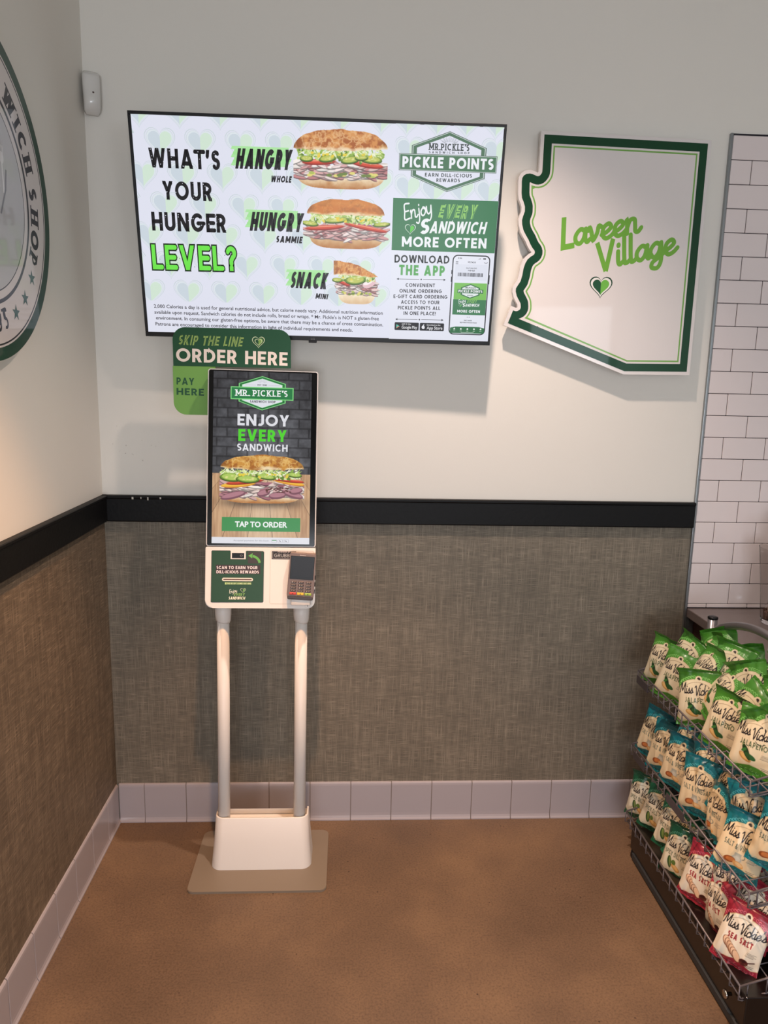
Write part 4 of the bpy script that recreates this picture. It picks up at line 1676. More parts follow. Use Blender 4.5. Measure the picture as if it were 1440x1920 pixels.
# sign behind the screen
osn = empty('order_here_sign', (.47, -.139, 1.53))
tag(osn, 'green two-tone sign fixed behind the kiosk screen reading order here, pay here', 'sign')
PT = Matrix.Translation((-.47, .139, -1.53))
SG1 = mat('sign_dark_green', (22, 74, 44), .4, var=.02, spec=.25)
SG2 = mat('sign_light_green', (116, 166, 80), .4, var=.02, spec=.25)
up_ = rounded(.2870, .6600, 1.6825, 1.8035, (0, 0, .040, .040), 10)
lo_ = rounded(.2850, .4200, 1.5285, 1.6825, (.040, 0, 0, 0), 10)
for nm_, ol_, m_ in (('upper_panel', up_, SG1), ('lower_panel', lo_, SG2)):
    o = prism(nm_, ol_, -.139, -.134, m_, osn, .0006)
    o.matrix_parent_inverse = PT
c = Canvas()
c.caps('SKIP THE LINE', 303, 1748.6, 505, 1746.6, 31, (150, 178, 96), .2, shear=.22, track=.18)
c.caps('SKIP THE LINE', 303, 1748.6, 505, 1746.6, 31, (22, 74, 44), .05, shear=.22, track=.33)
c.heart(557.4, 1762, 36, (22, 74, 44), (110, 150, 70), (22, 74, 44), (206, 220, 180))
c.heart(557.4, 1762, 24, (22, 74, 44), (120, 158, 74), (190, 206, 160))
c.caps('ORDER HERE', 296.4, 1696.5, 649.4, 1690.5, 42, (236, 222, 210), .2, track=.12)
c.caps('PAY', 295.8, 1624.2, 351.5, 1623.1, 22.3, (30, 82, 52), .2, track=.14)
c.caps('HERE', 294.9, 1591.4, 381.7, 1590, 22, (30, 82, 52), .2, track=.16)
o = c.mesh('sign_lettering', PRINT, osn, off=.1393, eps=8e-6)
o.matrix_parent_inverse = PT

# ------------------------------------------------------------------ state-shaped sign
azl = [(1455.8, 2453.5), (1455.6, 2340), (1455.2, 2330.5), (1452.5, 2326.5), (1447, 2328.5), (1438, 2332), (1426, 2334), (1410, 2331.5), (1397.5, 2323), (1391, 2311), (1389.8, 2298), (1391, 2262), (1393.5, 2244), (1400, 2231),
       (1404.5, 2219), (1404.8, 2207), (1400, 2193), (1397, 2179), (1398.5, 2163), (1404.5, 2143), (1414, 2127), (1423.5, 2113), (1431, 2098), (1439, 2086), (1445.5, 2079),
       (1437, 2074), (1425, 2063), (1416, 2047), (1410.5, 2028), (1408, 2008), (1403.5, 1990), (1394.5, 1976), (1388.5, 1965), (1388.3, 1951), (1393.5, 1934), (1401, 1921), (1407, 1911), (1408, 1902), (1403.5, 1900), (1387.5, 1905.8),
       (1363.8, 1843), (1787.4, 1689), (2018.5, 1692), (2019.5, 2445)]
az = empty('state_sign', (1.70, -.042, 1.69))
tag(az, 'white state-outline sign with green border and green script, right of the screen', 'sign')
PA = Matrix.Translation((-1.70, .042, -1.69))
AZW = mat('gloss_white_board', (222, 216, 214), .16, bump=.05, bscale=26, var=.01, coat=.5)
o = prism('board', [(x * .001, z * .001) for x, z in azl], -.042, -.024, AZW, az)
o.matrix_parent_inverse = PA
for (x, z) in ((1.55, 2.3), (1.9, 2.3), (1.55, 1.95), (1.9, 1.85)):
    o = tube('standoff', [(x, -.024, z), (x, 0, z)], .012, WHTP, az, 10)
    o.matrix_parent_inverse = PA


def inset(P, d):
    P = np.array(P, float)
    A_ = np.roll(P, 1, 0)
    B_ = np.roll(P, -1, 0)
    d1 = P - A_
    d1 /= np.linalg.norm(d1, axis=1)[:, None]
    d2 = B_ - P
    d2 /= np.linalg.norm(d2, axis=1)[:, None]
    area_ = (P[:, 0] * B_[:, 1] - B_[:, 0] * P[:, 1]).sum()
    s = 1 if area_ > 0 else -1
    n1_ = np.stack([-d1[:, 1], d1[:, 0]], 1) * s
    n2_ = np.stack([-d2[:, 1], d2[:, 0]], 1) * s
    out = []
    for i in range(len(P)):
        cr_ = (d1[i][0] * d2[i][1] - d1[i][1] * d2[i][0]) * s
        if cr_ < -.05:      # reflex corner: round the offset
            a0 = math.atan2(n1_[i][1], n1_[i][0])
            a1 = math.atan2(n2_[i][1], n2_[i][0])
            da = (a1 - a0 + math.pi) % (2 * math.pi) - math.pi
            for q in range(7):
                t = a0 + da * q / 6
                out.append((P[i][0] + d * math.cos(t), P[i][1] + d * math.sin(t)))
        else:
            bb_ = n1_[i] + n2_[i]
            bb_ /= np.linalg.norm(bb_)
            out.append(tuple(P[i] + bb_ * d / max(.3, float(bb_ @ n1_[i]))))
    return out


def clean_inset(P, d):
    """inset that drops points the offset has swallowed"""
    Q = inset(P, d)
    base_ = np.array(P)
    keep = []
    for q in Q:
        a = base_
        b_ = np.roll(base_, -1, 0)
        ab = b_ - a
        t = np.clip(((np.array(q) - a) * ab).sum(1) / (ab * ab).sum(1), 0, 1)
        dd = np.linalg.norm(a + ab * t[:, None] - np.array(q), axis=1).min()
        if dd > d * .985:
            keep.append(q)
    return keep


# densify the river side before offsetting
def densify(P, step=6):
    out = []
    n_ = len(P)
    for i in range(n_):
        a, b_ = np.array(P[i]), np.array(P[(i + 1) % n_])
        m_ = max(1, int(np.linalg.norm(b_ - a) / step)) if np.linalg.norm(b_ - a) < 60 else 1
        for q in range(m_):
            out.append(tuple(a + (b_ - a) * q / m_))
    return out


AZP = densify(azl)
GDK = (10, 62, 36)
PW = (222, 216, 214)
c = Canvas()
c.poly(clean_inset(AZP, 11), GDK)
c.poly(clean_inset(AZP, 37), PW)
c.poly(clean_inset(AZP, 43), (118, 170, 84))
c.poly(clean_inset(AZP, 48), PW)
LGN = (112, 172, 62)
c.script('L', 1541, 2092, 1588, 2102.5, 48, LGN, .38, .16)
c.script('aveen', 1589, 2108, 1806, 2157, 42, LGN, .34, .14)
c.script('W', 1682, 2022, 1733, 2034, 50, LGN, .36, .06)
c.script('illage', 1736, 2047, 1934, 2093, 42, LGN, .34, .14)
c.heart(1686.4, 1974, 70, (24, 78, 50), (110, 182, 72), (232, 230, 226), (24, 66, 44))
for (x, z) in ((1385, 1862), (1478, 1838), (1995, 1712), (1640, 1760)):
    c.ell(x + 2, z + 2, 1.6, 2.2, (40, 36, 34))
o = c.mesh('sign_print', GLOSSP, az, off=.0424, eps=1e-5)
o.matrix_parent_inverse = PA

# ------------------------------------------------------------------ round sign on the left wall
YC, ZC, RD = -.793, 2.055, .383
disc = empty('round_sign', (0, YC, ZC))
tag(disc, 'round white sign with dark green rim and ring lettering on the left wall', 'sign')
disc.rotation_euler = (0, 0, math.pi / 2)   # local -y looks into the room (+x)
DISCM = mat('gloss_disc_board', (206, 198, 196), .12, var=.01, coat=.6)
o = prism('disc_board', arc(0, 0, RD, RD, 0, 360, 96)[:-1], -.028, -.012, DISCM, disc)
for (x, z) in ((-.2, .2), (.2, .2), (.2, -.2), (-.2, -.2)):
    tube('standoff', [(x, -.012, z), (x, 0, z)], .012, WHTP, disc, 10)
c = Canvas()
DK = (34, 30, 38)
c.ell(0, 0, 381, 381, (214, 206, 204), n=96)
c.ring(0, 0, 353, 382, (20, 62, 46), 120)
c.ring(0, 0, 344.5, 348.5, DK, 120)
c.ring(0, 0, 247, 256, DK, 110)
c.ring(0, 0, 226, 229, DK, 110)
c.ell(0, 0, 225, 225, (188, 186, 188), n=96)


def ring_letter(ch, deg, r0, h, w=40, flip=False, kx=1.0):
    """slab capital standing on the ring at polar angle deg (local x to the right)"""
    adv, st = glyph(ch, .25)
    polys = []
    for pts, fl in st:
        polys += ribbon(pts, .25 if fl != '' or ch in 'CSOG' else .14, fl == 'C', 0, fl == 'H')
        if fl in ('V', 'H'):
            for (x, y) in (pts[0], pts[-1]):
                if y < .02 or y > .98:
                    yy = .06 if y < .5 else .94
                    polys.append(np.array([(x - .26, yy - .06), (x + .26, yy - .06), (x + .26, yy + .06), (x - .26, yy + .06)]))
    a = math.radians(deg)
    er = np.array([math.cos(a), math.sin(a)])
    et = np.array([math.sin(a), -math.cos(a)])
    if flip:
        up, rt = -er, -et
        r0 = r0 + h
    else:
        up, rt = er, et
    out = []
    for p in polys:
        p = np.asarray(p)
        out.append(er * r0 + (p[:, :1] - adv / 2) * rt * w * kx + p[:, 1:2] * up * h)
    c.shape(out, DK)


for ch, dg in (('W', 51.8), ('I', 41.8), ('C', 33.6), ('H', 23.0), ('S', 9.0), ('H', -2.0), ('O', -13.5), ('P', -23.6), ('D', 65), ('N', 77), ('A', 89), ('S', 100), ('M', 158), ('R', 145)):
    ring_letter(ch, dg, 266, 46, 52)
for ch, dg in (('1', -93), ('9', -86.8), ('9', -79.8), ('5', -72.8)):
    ring_letter(ch, dg, 268, 52, 46, True)
for dg in (-33.7, -47.6, -60.9, -105, -118.5, -132, -204 + 0):
    a = math.radians(dg)
    cx, cy = 299 * math.cos(a), 299 * math.sin(a)
    pts = []
    for k in range(10):
        r_ = 21 if k % 2 == 0 else 8.5
        t = math.radians(90 + 36 * k)
        pts.append((cx + r_ * math.cos(t), cy + r_ * math.sin(t)))
    c.poly(pts, (40, 84, 74))
# fork drawn near the right of the centre field
c.line([(122, 10), (120, 80)], 7, (226, 224, 226))
c.ell(120, 88, 11, 14, (226, 224, 226))
for q in (-7, 0, 7):
    c.line([(120 + q, 92), (120 + q, 116)], 3.4, (226, 224, 226))
c.line([(100, -40), (132, 20), (140, 66)], 6, (120, 116, 122))
c.mesh('sign_print', GLOSSP, disc, off=.0283, eps=1e-5)

# ------------------------------------------------------------------ motion sensor in the corner
ms = empty('motion_sensor', (.003, -.004, 2.453))
tag(ms, 'small white curved motion sensor high in the corner', 'sensor')
bm = bmesh.new()
rows = []
NZ, NX = 14, 10
for j in range(NZ + 1):
    v = j / NZ
    z = v * .125
    hw = .0275 * (1 - .12 * (1 - v) ** 2) * (1 - (abs(v - .5) * 2) ** 14 * .25)
    dp = .030 + .012 * math.exp(-((v - .28) / .22) ** 2)
    dp *= (1 - (abs(v - .5) * 2) ** 8 * .75)
    row = []
    for i in range(NX + 1):
        a = math.pi * i / NX
        cx_ = -math.cos(a)
        cy_ = math.sin(a) ** .45
        row.append(bm.verts.new((cx_ * hw, -dp * cy_, z)))
    rows.append(row)
for a, b_ in zip(rows[:-1], rows[1:]):
    for k in range(NX):
        bm.faces.new((a[k], a[k + 1], b_[k + 1], b_[k]))
    bm.faces.new((a[-1], a[0], b_[0], b_[-1]))
bm.faces.new(rows[0][::-1])
bm.faces.new(rows[-1])
GW = mat('gloss_white_plastic', (214, 212, 208), .2, coat=.3)
o = link('sensor_body', bm_mesh('sensor_body', bm), GW, ms, True)
o.rotation_euler = (0, 0, math.radians(24))
o.location = (.026, -.012, 0)
led = tube('lens', [(.026, -.046, .056), (.026, -.050, .056)], .0028, mat('dark_lens', (70, 50, 46), .3), ms, 10)
led.location = (.017, .004, 0)

# ------------------------------------------------------------------ counter
ctr = empty('service_counter', (2.12, -.6, 0))
tag(ctr, 'service counter with brown-grey top and dark reddish wooden front behind the chip rack', 'counter')
PC = Matrix.Translation((-2.12, .6, 0))


def cpart(o):
    o.parent = ctr
    o.matrix_parent_inverse = PC
    return o


CT = mat('counter_laminate', (104, 94, 92), .3, bump=.03, bscale=120, var=.12, vscale=90, coat=.2)
CW = mat('dark_red_wood', (54, 26, 22), .45, bump=.1, bscale=60, var=.2, vscale=6)
cpart(box('worktop', 2.108, 2.86, -1.9, -.0008, .812, .846, CT, None, .003))
cpart(box('cabinet_front', 2.132, 2.150, -1.88, -.002, .10, .812, CW))
cpart(box('cabinet_side', 2.150, 2.84, -1.88, -1.86, .10, .812, CW))
cpart(box('edge_strip', 2.112, 2.131, -.022, -.002, .02, .811, TRIM))
cpart(box('plinth', 2.17, 2.84, -1.86, -.01, 0, .10, BLKM))

# clear tumbler with straws at the frame edge
cup = empty('clear_tumbler', (2.350, -.18, .8465))
tag(cup, 'clear faceted plastic tumbler holding a white paper sleeve on the counter', 'tumbler')
GLS = mat('clear_plastic', (235, 232, 230), .06, glass=True, spec=.5)
bm = bmesh.new()
prof = [(.050, 0), (.056, .012), (.060, .05), (.066, .12), (.076, .20), (.084, .268), (.0815, .268), (.0735, .20), (.0635, .12), (.0575, .05), (.053, .016), (.0, .012)]
NS = 24
rg = []
for r_, z in prof:
    if r_ == 0:
        rg.append([bm.verts.new((0, 0, z))])
    else:
        rg.append([bm.verts.new(((r_ + (.0012 if k % 2 else 0)) * math.cos(2 * math.pi * k / NS), (r_ + (.0012 if k % 2 else 0)) * math.sin(2 * math.pi * k / NS), z)) for k in range(NS)])
for a, b_ in zip(rg[:-1], rg[1:]):
    for k in range(NS):
        if len(b_) == 1:
            bm.faces.new((a[k], a[(k + 1) % NS], b_[0]))
        else:
            bm.faces.new((a[k], a[(k + 1) % NS], b_[(k + 1) % NS], b_[k]))
bm.faces.new(rg[0][::-1])
link('tumbler_body', bm_mesh('tumbler_body', bm), GLS, cup)
bm = bmesh.new()
for k in range(40):
    a = k * 2.399
    r_ = .046 * math.sqrt((k + .5) / 40)
    add_box(bm, r_ * math.cos(a) - .005, r_ * math.cos(a) + .005, r_ * math.sin(a) - .005, r_ * math.sin(a) + .005, .017, .027 + (k % 4) * .006)
o = link('pebbled_filling', bm_mesh('pebbled_filling', bm), mat('brown_filling', (120, 92, 80), .5, var=.3, vscale=200), cup)
o['kind'] = 'stuff'
c = Canvas()
c.poly([(-14, 190), (-14, 214), (0, 224), (14, 214), (14, 190), (0, 178)], (50, 96, 60))
c.poly([(-10, 192), (-10, 212), (0, 219), (10, 212), (10, 192), (0, 183)], (214, 214, 206))
c.rect(-17, 196, 17, 208, (50, 96, 60))
c.mesh('printed_emblem', PRINT, cup, off=.0795)
slv = empty('paper_sleeve', (2.350, -.18, .885))
tag(slv, 'white paper sleeve standing in the clear tumbler', 'paper')
bm = bmesh.new()
add_tube(bm, [(0, 0, 0), (.018, .0, .33)], [.036, .046], 20)
link('sleeve', bm_mesh('sleeve', bm), mat('white_paper', (226, 212, 206), .7), slv, True)

# ------------------------------------------------------------------ chip rack
rack = empty('chip_rack', (1.97, -.6, 0))
tag(rack, 'three-tier grey wire snack rack on black wooden base beside the counter', 'rack')
PR = Matrix.Translation((-1.97, .6, 0))


def rpart(o):
    o.parent = rack
    o.matrix_parent_inverse = PR
    return o


WIRE = mat('grey_coated_wire', (112, 106, 110), .38, metal=.4, var=.05)
STEEL = mat('grey_steel_tube', (128, 124, 126), .3, metal=.7, var=.05)
BWD = mat('black_lacquered_wood', (20, 15, 14), .28, bump=.05, bscale=80, var=.2, coat=.2)
Y0, Y1 = -.235, -.985
rpart(box('base_box', 1.872, 2.10, Y1, Y0, .028, .128, BWD, None, .003))
rpart(box('base_lip', 1.866, 2.10, Y1 - .003, Y0 - .03, .006, .028, mat('grey_rubber', (44, 48, 52), .6), None, .002))
rpart(box('back_panel', 2.088, 2.098, Y1 + .02, Y0 - .02, .128, .80, BWD))
for (x, y) in ((1.884, Y0 - .018), (2.08, Y0 - .018), (1.884, Y1 + .03), (2.08, Y1 + .03)):
    rpart(tube('foot', [(x, y, 0), (x, y, .008), (x, y, .03)], [.014, .016, .013], BLKP, None, 14))
for y in (-.300, -.925):
    p = rpart(tube('post', [(2.052, y, .128), (2.052, y, .905)], .0155, STEEL, None, 20))
    cp = tube('post_cap', [(2.052, y, .903), (2.052, y, .909), (2.052, y, .911)], [.0162, .0162, .012], BLKP, None, 20)
    cp.parent = p
hp_ = []
for k in range(25):
    t = k / 24
    y = -.318 - t * .589
    z = .862 + .094 * math.sin(math.pi * t) ** .75
    hp_.append((2.052, y, z))
rpart(tube('handle', hp_, .0125, STEEL, None, 14))
rpart(tube('bolt', [(1.866, -.93, .088), (1.852, -.93, .088), (1.852, -.93, .088), (1.846, -.93, .088)], [.005, .005, .012, .010], mat('chrome', (190, 186, 180), .15, metal=1), None, 14))
SH = [(.684, 0), (.407, 0), (.150, 0)]
YA, YB = -.205, -.945
for si, zf in enumerate((.684, .410, .150)):
    bm = bmesh.new()
    yb = (-.915, -.965, -.972)[si]
    ya = YA
    xf = 1.860
    w1 = .0022
    drop = .036
    # rims
    add_tube(bm, [(xf, ya, zf), (xf, yb, zf)], .0030, 8)
    add_tube(bm, [(xf + .006, ya, zf - drop), (xf + .006, yb, zf - drop)], w1, 6)
    add_tube(bm, [(2.075, ya, zf + .07), (2.075, yb, zf + .07)], .003, 6)
    for y in (ya, yb):
        add_tube(bm, [(xf, y, zf), (2.075, y, zf + .07)], .0028, 6)
        add_tube(bm, [(xf + .006, y, zf - drop), (2.075, y, zf + .012)], w1, 6)
        for k in range(5):
            x = xf + .02 + k * .05
            add_tube(bm, [(x, y, zf + (x - xf) * .32), (x, y, zf - drop + (x - xf) * .22)], w1, 5)
    ny = 17
    for k in range(ny + 1):
        y = ya + (yb - ya) * k / ny
        add_tube(bm, [(xf - .001, y, zf), (xf - .001, y, zf - drop - .004), (xf + .008, y, zf - drop - .006), (2.075, y, zf + .006), (2.075, y, zf + .07)], w1, 5)
    for x in (1.91, 1.96, 2.02):
        add_tube(bm, [(x, ya, zf - drop - .004 + (x - xf) * .22), (x, yb, zf - drop - .004 + (x - xf) * .22)], w1, 5)
    rpart(link('wire_basket', bm_mesh('wire_basket', bm), WIRE, None, True))
PRC = mat('dark_label_strip', (66, 60, 64), .35)
for (a, b_, z) in ((-.235, -.33, .396), (-.50, -.615, .396), (-.21, -.30, .664)):
    rpart(box('price_strip', 1.853, 1.8565, b_, a, z - .022, z + .006, PRC, None, .001))

# ------------------------------------------------------------------ chip bags
BW, BH = 124.0, 178.0
FL = {
    'green': dict(col=(70, 136, 44), col2=(50, 108, 34), text=('JALAPENO',), tcol=(60, 84, 52), panel=(226, 212, 180)),
    'teal': dict(col=(14, 112, 124), col2=(10, 88, 102), text=('SALT & VINEGAR',), tcol=(70, 90, 84), panel=(226, 208, 172)),
    'dill': dict(col=(20, 84, 58), col2=(14, 62, 44), text=('SPICY DILL PICKLE',), tcol=(66, 84, 66), panel=(220, 214, 192)),
    'red': dict(col=(150, 38, 58), col2=(120, 24, 44), text=('SEA SALT',), tcol=(150, 40, 50), panel=(232, 226, 210)),
}


def bag_art(kind):
    F = FL[kind]
    c = Canvas()
    c.rect(-62, 0, 62, 178, F['col'])
    for k in range(6):
        c.rect(-62, 172 - k * 1.6, 62, 172.7 - k * 1.6, F['col2'])
    arch = [(-62, 28), (-62, 96), (-57, 112), (-47, 127), (-33, 137), (-16, 141.5), (-10, 142), (-8.5, 149), (-3.5, 153), (3.5, 153), (8.5, 149), (10, 142), (16, 141.5), (33, 137), (47, 127), (57, 112), (62, 96), (62, 28), (44, 22), (24, 28), (0, 30), (-22, 22), (-44, 14)]
    c.poly([(x * 1.03, y + (2.2 if y > 100 else -1.5)) for x, y in arch], (214, 200, 160))
    c.poly(arch, F['panel'])
    # lacework outside the arch
    for k in range(22):
        a = math.radians(12 + 156 * k / 21)
        if abs(90 - math.degrees(a)) < 11:
            continue
        cx, cy = 66 * math.cos(a), 100 + 52 * math.sin(a)
        c.line(arc(cx, cy, 3.2, 3.2, 0, 300, 8), .9, tuple(min(255, v + 110) for v in F['col']))
    for k in range(8):
        cx = -50 + k * 14
        c.line(arc(cx, 13 + 3 * math.sin(k * 2), 4, 4, 20 * k, 20 * k + 280, 8), 1.0, tuple(min(255, v + 90) for v in F['col']))
    c.ell(0, 147.5, 4.4, 3.4, (44, 30, 26))
    c.ell(2.4, 145, 3.4, 2.0, (44, 30, 26))
    c.line(arc(0, 96, 50, 40, 158, 22, 20), 1.1, (150, 128, 96))
    c.script('Miss', -57, 98, -15, 103, 13.5, (24, 20, 26), .25, .25)
    c.script('Vickie', -9, 97, 44, 106, 13.5, (24, 20, 26), .25, .25)
    c.script("'s", 44, 106, 58, 108.5, 13.5, (24, 20, 26), .25, .25)
    c.line(smooth_path([(4, 94), (12, 88), (22, 89), (28, 94)]), 1.6, (24, 20, 26))
    t = F['text'][0]
    wd = {'green': 38, 'teal': 46, 'dill': 48, 'red': 34}[kind]
    c.caps(t, -wd, 74, wd, 76, 15 if kind != 'red' else 16, F['tcol'], .17 if kind != 'red' else .24, track=.2)
    if kind == 'green':
        c.line([(24, 92), (26.5, 94), (29, 92), (31.5, 94)], 1.1, F['tcol'])
        c.ell(-16, 44, 20, 9, (196, 150, 86), -.3)
        c.ell(-16, 45.5, 16, 6, (226, 186, 118), -.3)
        c.ell(-14, 58, 22, 8.5, (30, 62, 34), -.9)
        c.ell(-2, 50, 16, 7, (42, 92, 44), -.3)
        c.ell(-22, 62, 4, 9, (60, 120, 56), -.9)
        c.line([(-26, 72), (-30, 79)], 2.4, (90, 120, 60))
    elif kind == 'teal':
        c.rect(-10, 48, 8, 66, (170, 172, 160))
        c.ell(-1, 50, 13, 11, (186, 188, 176))
        c.ell(-1, 50, 9, 7, (206, 206, 194))
        c.line(arc(12, 60, 6, 6, -90, 90, 8), 2, (130, 134, 124))
        c.ell(-18, 40, 16, 9, (150, 82, 44), .3)
        c.ell(-16, 41, 12, 6, (200, 124, 70), .3)
        c.ell(6, 36, 15, 8, (222, 170, 104), -.2)
        c.ell(8, 37, 10, 5, (240, 204, 150), -.2)
    elif kind == 'dill':
        c.ell(-24, 52, 9, 20, (48, 84, 44), .2)
        c.ell(-23, 54, 5, 15, (120, 146, 78), .2)
        c.ell(2, 44, 17, 9, (206, 158, 92), -.3)
        c.ell(3, 45, 12, 5.5, (232, 194, 130), -.3)
        c.ell(-8, 58, 8, 8, (92, 122, 58))
    else:
        for k in range(6):
            c.ell(-30 + k * 6.5, 60 - k * 4.5, 10, 16, (120, 74, 52), .6)
            c.ell(-29.5 + k * 6.5, 60.5 - k * 4.5, 8.6, 14.6, (236, 200, 168), .6)
        c.ell(24, 34, 12, 9, (96, 44, 38), .2)
        c.ell(23, 37, 9, 4, (60, 26, 24), .2)
        c.line([(34, 38), (50, 45)], 2.6, (70, 30, 28))
    for k in range(4):
        c.rect(26 - k, 64 - k * 3.4, 50 - (k % 2) * 6, 65 - k * 3.4, (110, 104, 92))
    c.rect(28, 30, 50, 31.2, (110, 104, 92))
    c.rect(30, 26, 48, 27.4, (70, 66, 60))
    return c.raster(-62, 62, 0, 178, 104, 148, 3, F['col'])


def back_art(kind, h, w):
    F = FL[kind]
    im_ = np.ones((h, w, 3)) * np.array(F['col']) / 255
    im_[int(h * .12):int(h * .85), int(w * .3):int(w * .7)] = np.array(F['panel']) / 255 * .93
    for k in range(int(h * .16), int(h * .8), 3):
        im_[k, int(w * .33):int(w * .66)] = np.array((110, 96, 80)) / 255
    return im_


FOIL = mat_attr('printed_foil', rough=.33, coat=.15, crough=.2, bump=.12, spec=.5)


def bag_mesh(kind, art, seed, fat=1.0):
    rng = np.random.default_rng(seed)
    h, w = art.shape[:2]

    def surf(nv, nu, side):
        v, u = np.meshgrid(np.linspace(0, 1, nv), np.linspace(-1, 1, nu), indexing='ij')
        env = np.clip(np.sin(np.pi * np.clip((v - .05) / .9, 0, 1)), 0, 1) ** .55
        wdt = BW / 2 * (1 - .085 * env)
        th = 21 * fat * env * np.clip(1 - np.abs(u) ** 2.6, 0, 1) ** .62
        x = u * wdt
        z = v * BH - BH / 2
        r2 = np.random.default_rng(seed + 50)
        wr = np.zeros_like(u)
        for q in range(7):
            k_ = r2.uniform(5, 16)
            ph = r2.uniform(0, 6.28)
            sl = r2.uniform(-4, 4)
            top = r2.random() < .5
            fall = np.exp(-((1 - v) if top else v) * r2.uniform(3.0, 6))
            wr += np.sin(k_ * u + ph + sl * v) * fall * r2.uniform(1.2, 2.8)
        for q in range(8):
            cu, cv = r2.uniform(-.7, .7), r2.uniform(.15, .85)
            ax = r2.uniform(-.6, .6)
            dd = (u - cu) * math.cos(ax) + (v - cv) * 1.4 * math.sin(ax)
            ee = -(u - cu) * math.sin(ax) + (v - cv) * 1.4 * math.cos(ax)
            wr -= r2.uniform(2.0, 5.0) * np.exp(-(np.abs(dd) / r2.uniform(.05, .16)) ** 1.3 - (ee / r2.uniform(.3, .6)) ** 2) * r2.choice([1, -.5])
        y = -th + wr * np.clip(env + .25, 0, 1) * .9 if side > 0 else th + wr * .35
        seal = ((v < .045) | (v > .955))
        y = np.where(seal, (wr * .5) + np.sin(u * 40) * .4, y)
        # flop of the top seal and a gentle twist
        flop = np.clip((v - .86) / .14, 0, 1) ** 1.5
        cr = r2.uniform(-1, 1)
        y = y + flop * (r2.uniform(-20, 12) + 16 * cr * u)
        tw = r2.uniform(-.12, .12) * (v - .5)
        xx = x * np.cos(tw) - y * np.sin(tw)
        yy = x * np.sin(tw) + y * np.cos(tw)
        zz = z - flop * 2.5 * abs(cr) - 1.5 * np.abs(u) ** 3 * (v - .5) * 2
        return np.stack([xx, yy, zz], -1) * .001
    A_ = surf(h, w, 1)
    nb_h, nb_w = 38, 26
    B_ = surf(nb_h, nb_w, -1)
    V = np.vstack([A_.reshape(-1, 3), B_.reshape(-1, 3)])
    ia = np.arange(h * w).reshape(h, w)
    ib = np.arange(nb_h * nb_w).reshape(nb_h, nb_w) + h * w
    Fa = np.stack([ia[:-1, :-1], ia[:-1, 1:], ia[1:, 1:], ia[1:, :-1]], -1).reshape(-1, 4)
    Fb = np.stack([ib[:-1, :-1], ib[1:, :-1], ib[1:, 1:], ib[:-1, 1:]], -1).reshape(-1, 4)
    F_ = np.vstack([Fa, Fb])
    me = bpy.data.meshes.new('chip_bag')
    me.vertices.add(len(V))
    me.vertices.foreach_set('co', V.ravel())
    me.loops.add(F_.size)
    me.loops.foreach_set('vertex_index', F_.ravel())
    me.polygons.add(len(F_))
    me.polygons.foreach_set('loop_start', np.arange(0, F_.size, 4))
    me.polygons.foreach_set('use_smooth', np.ones(len(F_), bool))
    me.update(calc_edges=True)
    at = me.color_attributes.new('Col', 'FLOAT_COLOR', 'POINT')
    C_ = np.ones((len(V), 4))
    C_[:h * w, :3] = lin_np(art.reshape(-1, 3))
    C_[h * w:, :3] = lin_np(back_art(kind, nb_h, nb_w).reshape(-1, 3))
    at.data.foreach_set('color', C_.ravel())
    me.materials.append(FOIL)
    return me


BM = {}
for i, kd in enumerate(FL):
    art = bag_art(kd)
    BM[kd] = [bag_mesh(kd, art, 100 * i + q, (1.0, .9, 1.08)[q]) for q in range(3)]
DESC = {'green': 'green jalapeno chip bag', 'teal': 'teal vinegar chip bag', 'dill': 'dark green dill chip bag', 'red': 'red sea salt chip bag'}
GRP = {'green': 'green chip bags on the top shelf', 'teal': 'teal chip bags on the middle shelf', 'dill': 'dark green chip bags on the bottom shelf', 'red': 'red chip bags on the bottom shelf'}


def bag(kind, x, y, z, phi, lean, roll, var, label):
    if x < 1.93:      # front row stands behind the wire rim
        x, y, z = x + .024, y + .044, z - .014
    assert len(label.split()) <= 16, label
    o = bpy.data.objects.new('chip_bag', BM[kind][var])
    COL.objects.link(o)
    o.matrix_world = Matrix.Translation((x, y, z)) @ Matrix.Rotation(math.radians(phi), 4, 'Z') @ Matrix.Rotation(math.radians(-lean), 4, 'X') @ Matrix.Rotation(math.radians(roll), 4, 'Y')
    tag(o, label, 'chip bag', GRP[kind])
    return o


ordn = ['first', 'second', 'third', 'fourth', 'fifth', 'sixth', 'seventh']
# top shelf, front row
for k, (x, y, z, phi, lean, roll, v) in enumerate(((1.893, -.305, .752, -66, 12, 4, 0), (1.897, -.400, .742, -58, 14, 8, 1), (1.893, -.560, .738, -38, 14, -6, 2), (1.895, -.722, .742, -62, 12, 6, 0), (1.897, -.868, .756, -56, 12, 2, 1))):
    bag('green', x, y, z, phi, lean, roll, v, DESC['green'] + ', ' + ordn[k] + ' from wall, front row, top shelf')
rn = random.Random(21)
names = {1: 'second row', 2: 'third row', 3: 'rear row'}
for r_, (x, z, n_) in enumerate(((1.955, .775, 5), (1.998, .800, 5), (2.035, .812, 5)), 1):
    for k in range(n_):
        y = -.33 - k * .128 - (.05 if r_ % 2 == 0 else 0) + rn.uniform(-.012, .012)
        if r_ == 3:
            y -= .085
        if y < -.92:
            continue
        bag('green', x + rn.uniform(-.004, .004), y, z + rn.uniform(-.012, .014), rn.uniform(-92, -40), 14 + rn.uniform(-8, 16), rn.uniform(-38, 38), rn.randrange(3),
            DESC['green'] + ', ' + ordn[k] + ' from wall, ' + names[r_] + ', top shelf')
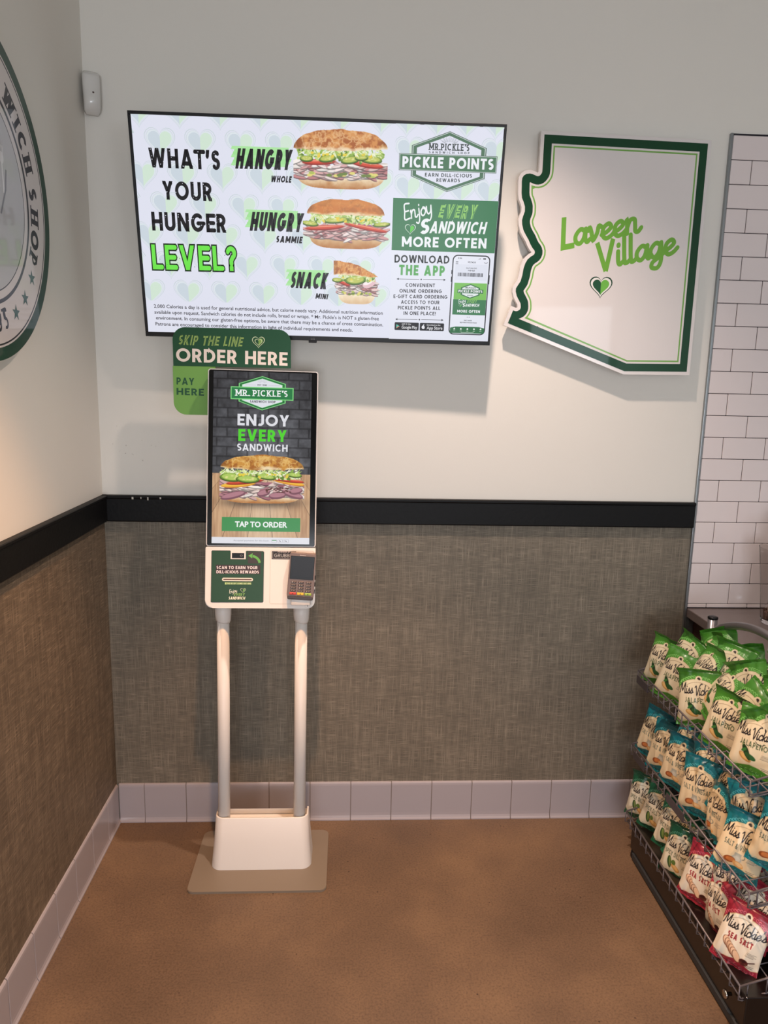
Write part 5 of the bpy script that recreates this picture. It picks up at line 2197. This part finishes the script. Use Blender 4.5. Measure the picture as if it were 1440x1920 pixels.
# middle shelf
mid = ((1.898, -.290, .482, -62, 12, 6, 0, 'first from the wall at the front of the middle shelf'),
       (1.900, -.375, .474, -58, 14, 2, 1, 'second from the wall at the front of the middle shelf'),
       (1.894, -.490, .488, -60, 12, 4, 2, 'third from the wall at the front of the middle shelf'),
       (1.892, -.622, .482, -56, 12, -2, 0, 'fourth from the wall at the front of the middle shelf'),
       (1.897, -.728, .470, -96, 8, -6, 1, 'turned edge-on in the middle of the middle shelf front row'),
       (1.893, -.868, .462, -40, 16, 10, 2, 'last before the open end of the middle shelf, facing the room'),
       (1.945, -.430, .512, -66, 12, 10, 1, 'first behind the front row of the middle shelf'),
       (1.950, -.565, .515, -60, 14, -8, 2, 'second behind the front row of the middle shelf'),
       (1.952, -.690, .512, -70, 12, 12, 0, 'third behind the front row of the middle shelf'),
       (1.948, -.800, .520, -52, 8, -14, 1, 'fourth behind the front row of the middle shelf, standing tall'),
       (1.960, -.905, .515, -48, 12, 8, 0, 'nearest the open end behind the front row of the middle shelf'),
       (2.005, -.500, .530, -70, 12, 4, 0, 'first in the shaded rear of the middle shelf'),
       (2.005, -.640, .530, -64, 12, -6, 1, 'second in the shaded rear of the middle shelf'),
       (2.010, -.780, .535, -60, 12, 5, 2, 'third in the shaded rear of the middle shelf'))
for (x, y, z, phi, lean, roll, v, tx) in mid:
    bag('teal', x, y, z, phi, lean, roll, v, DESC['teal'] + ', ' + tx)
low = (('dill', 1.900, -.245, .212, -52, 10, 4, 0, 'at the wall end of the bottom shelf front'),
       ('dill', 1.915, -.335, .222, -54, 12, 8, 1, 'second from the wall on the bottom shelf'),
       ('dill', 1.935, -.415, .228, -58, 14, 4, 2, 'third from the wall, set back on the bottom shelf'),
       ('dill', 1.950, -.505, .215, -64, 34, 20, 1, 'slumped back in the shade of the bottom shelf'),
       ('dill', 1.895, -.550, .205, -58, 14, 4, 0, 'mid bottom shelf front, beside the red bags'),
       ('red', 1.893, -.690, .235, -58, 14, 4, 1, 'first of the front row on the bottom shelf'),
       ('red', 1.897, -.790, .215, -88, 8, -6, 2, 'turned edge-on in the bottom shelf front row'),
       ('red', 1.892, -.915, .222, -44, 18, 8, 0, 'last before the open end of the bottom shelf front row'),
       ('red', 1.950, -.740, .262, -60, 14, -8, 2, 'first behind the front row of the bottom shelf'),
       ('red', 1.955, -.850, .262, -55, 12, 10, 1, 'second behind the front row of the bottom shelf'),
       ('red', 2.005, -.800, .280, -66, 12, 0, 0, 'in the dark rear of the bottom shelf'),
       ('red', 2.000, -.925, .270, -60, 12, 6, 2, 'at the open end in the rear of the bottom shelf'))
for (kd, x, y, z, phi, lean, roll, v, tx) in low:
    bag(kd, x, y, z, phi, lean, roll, v, DESC[kd] + ', ' + tx)
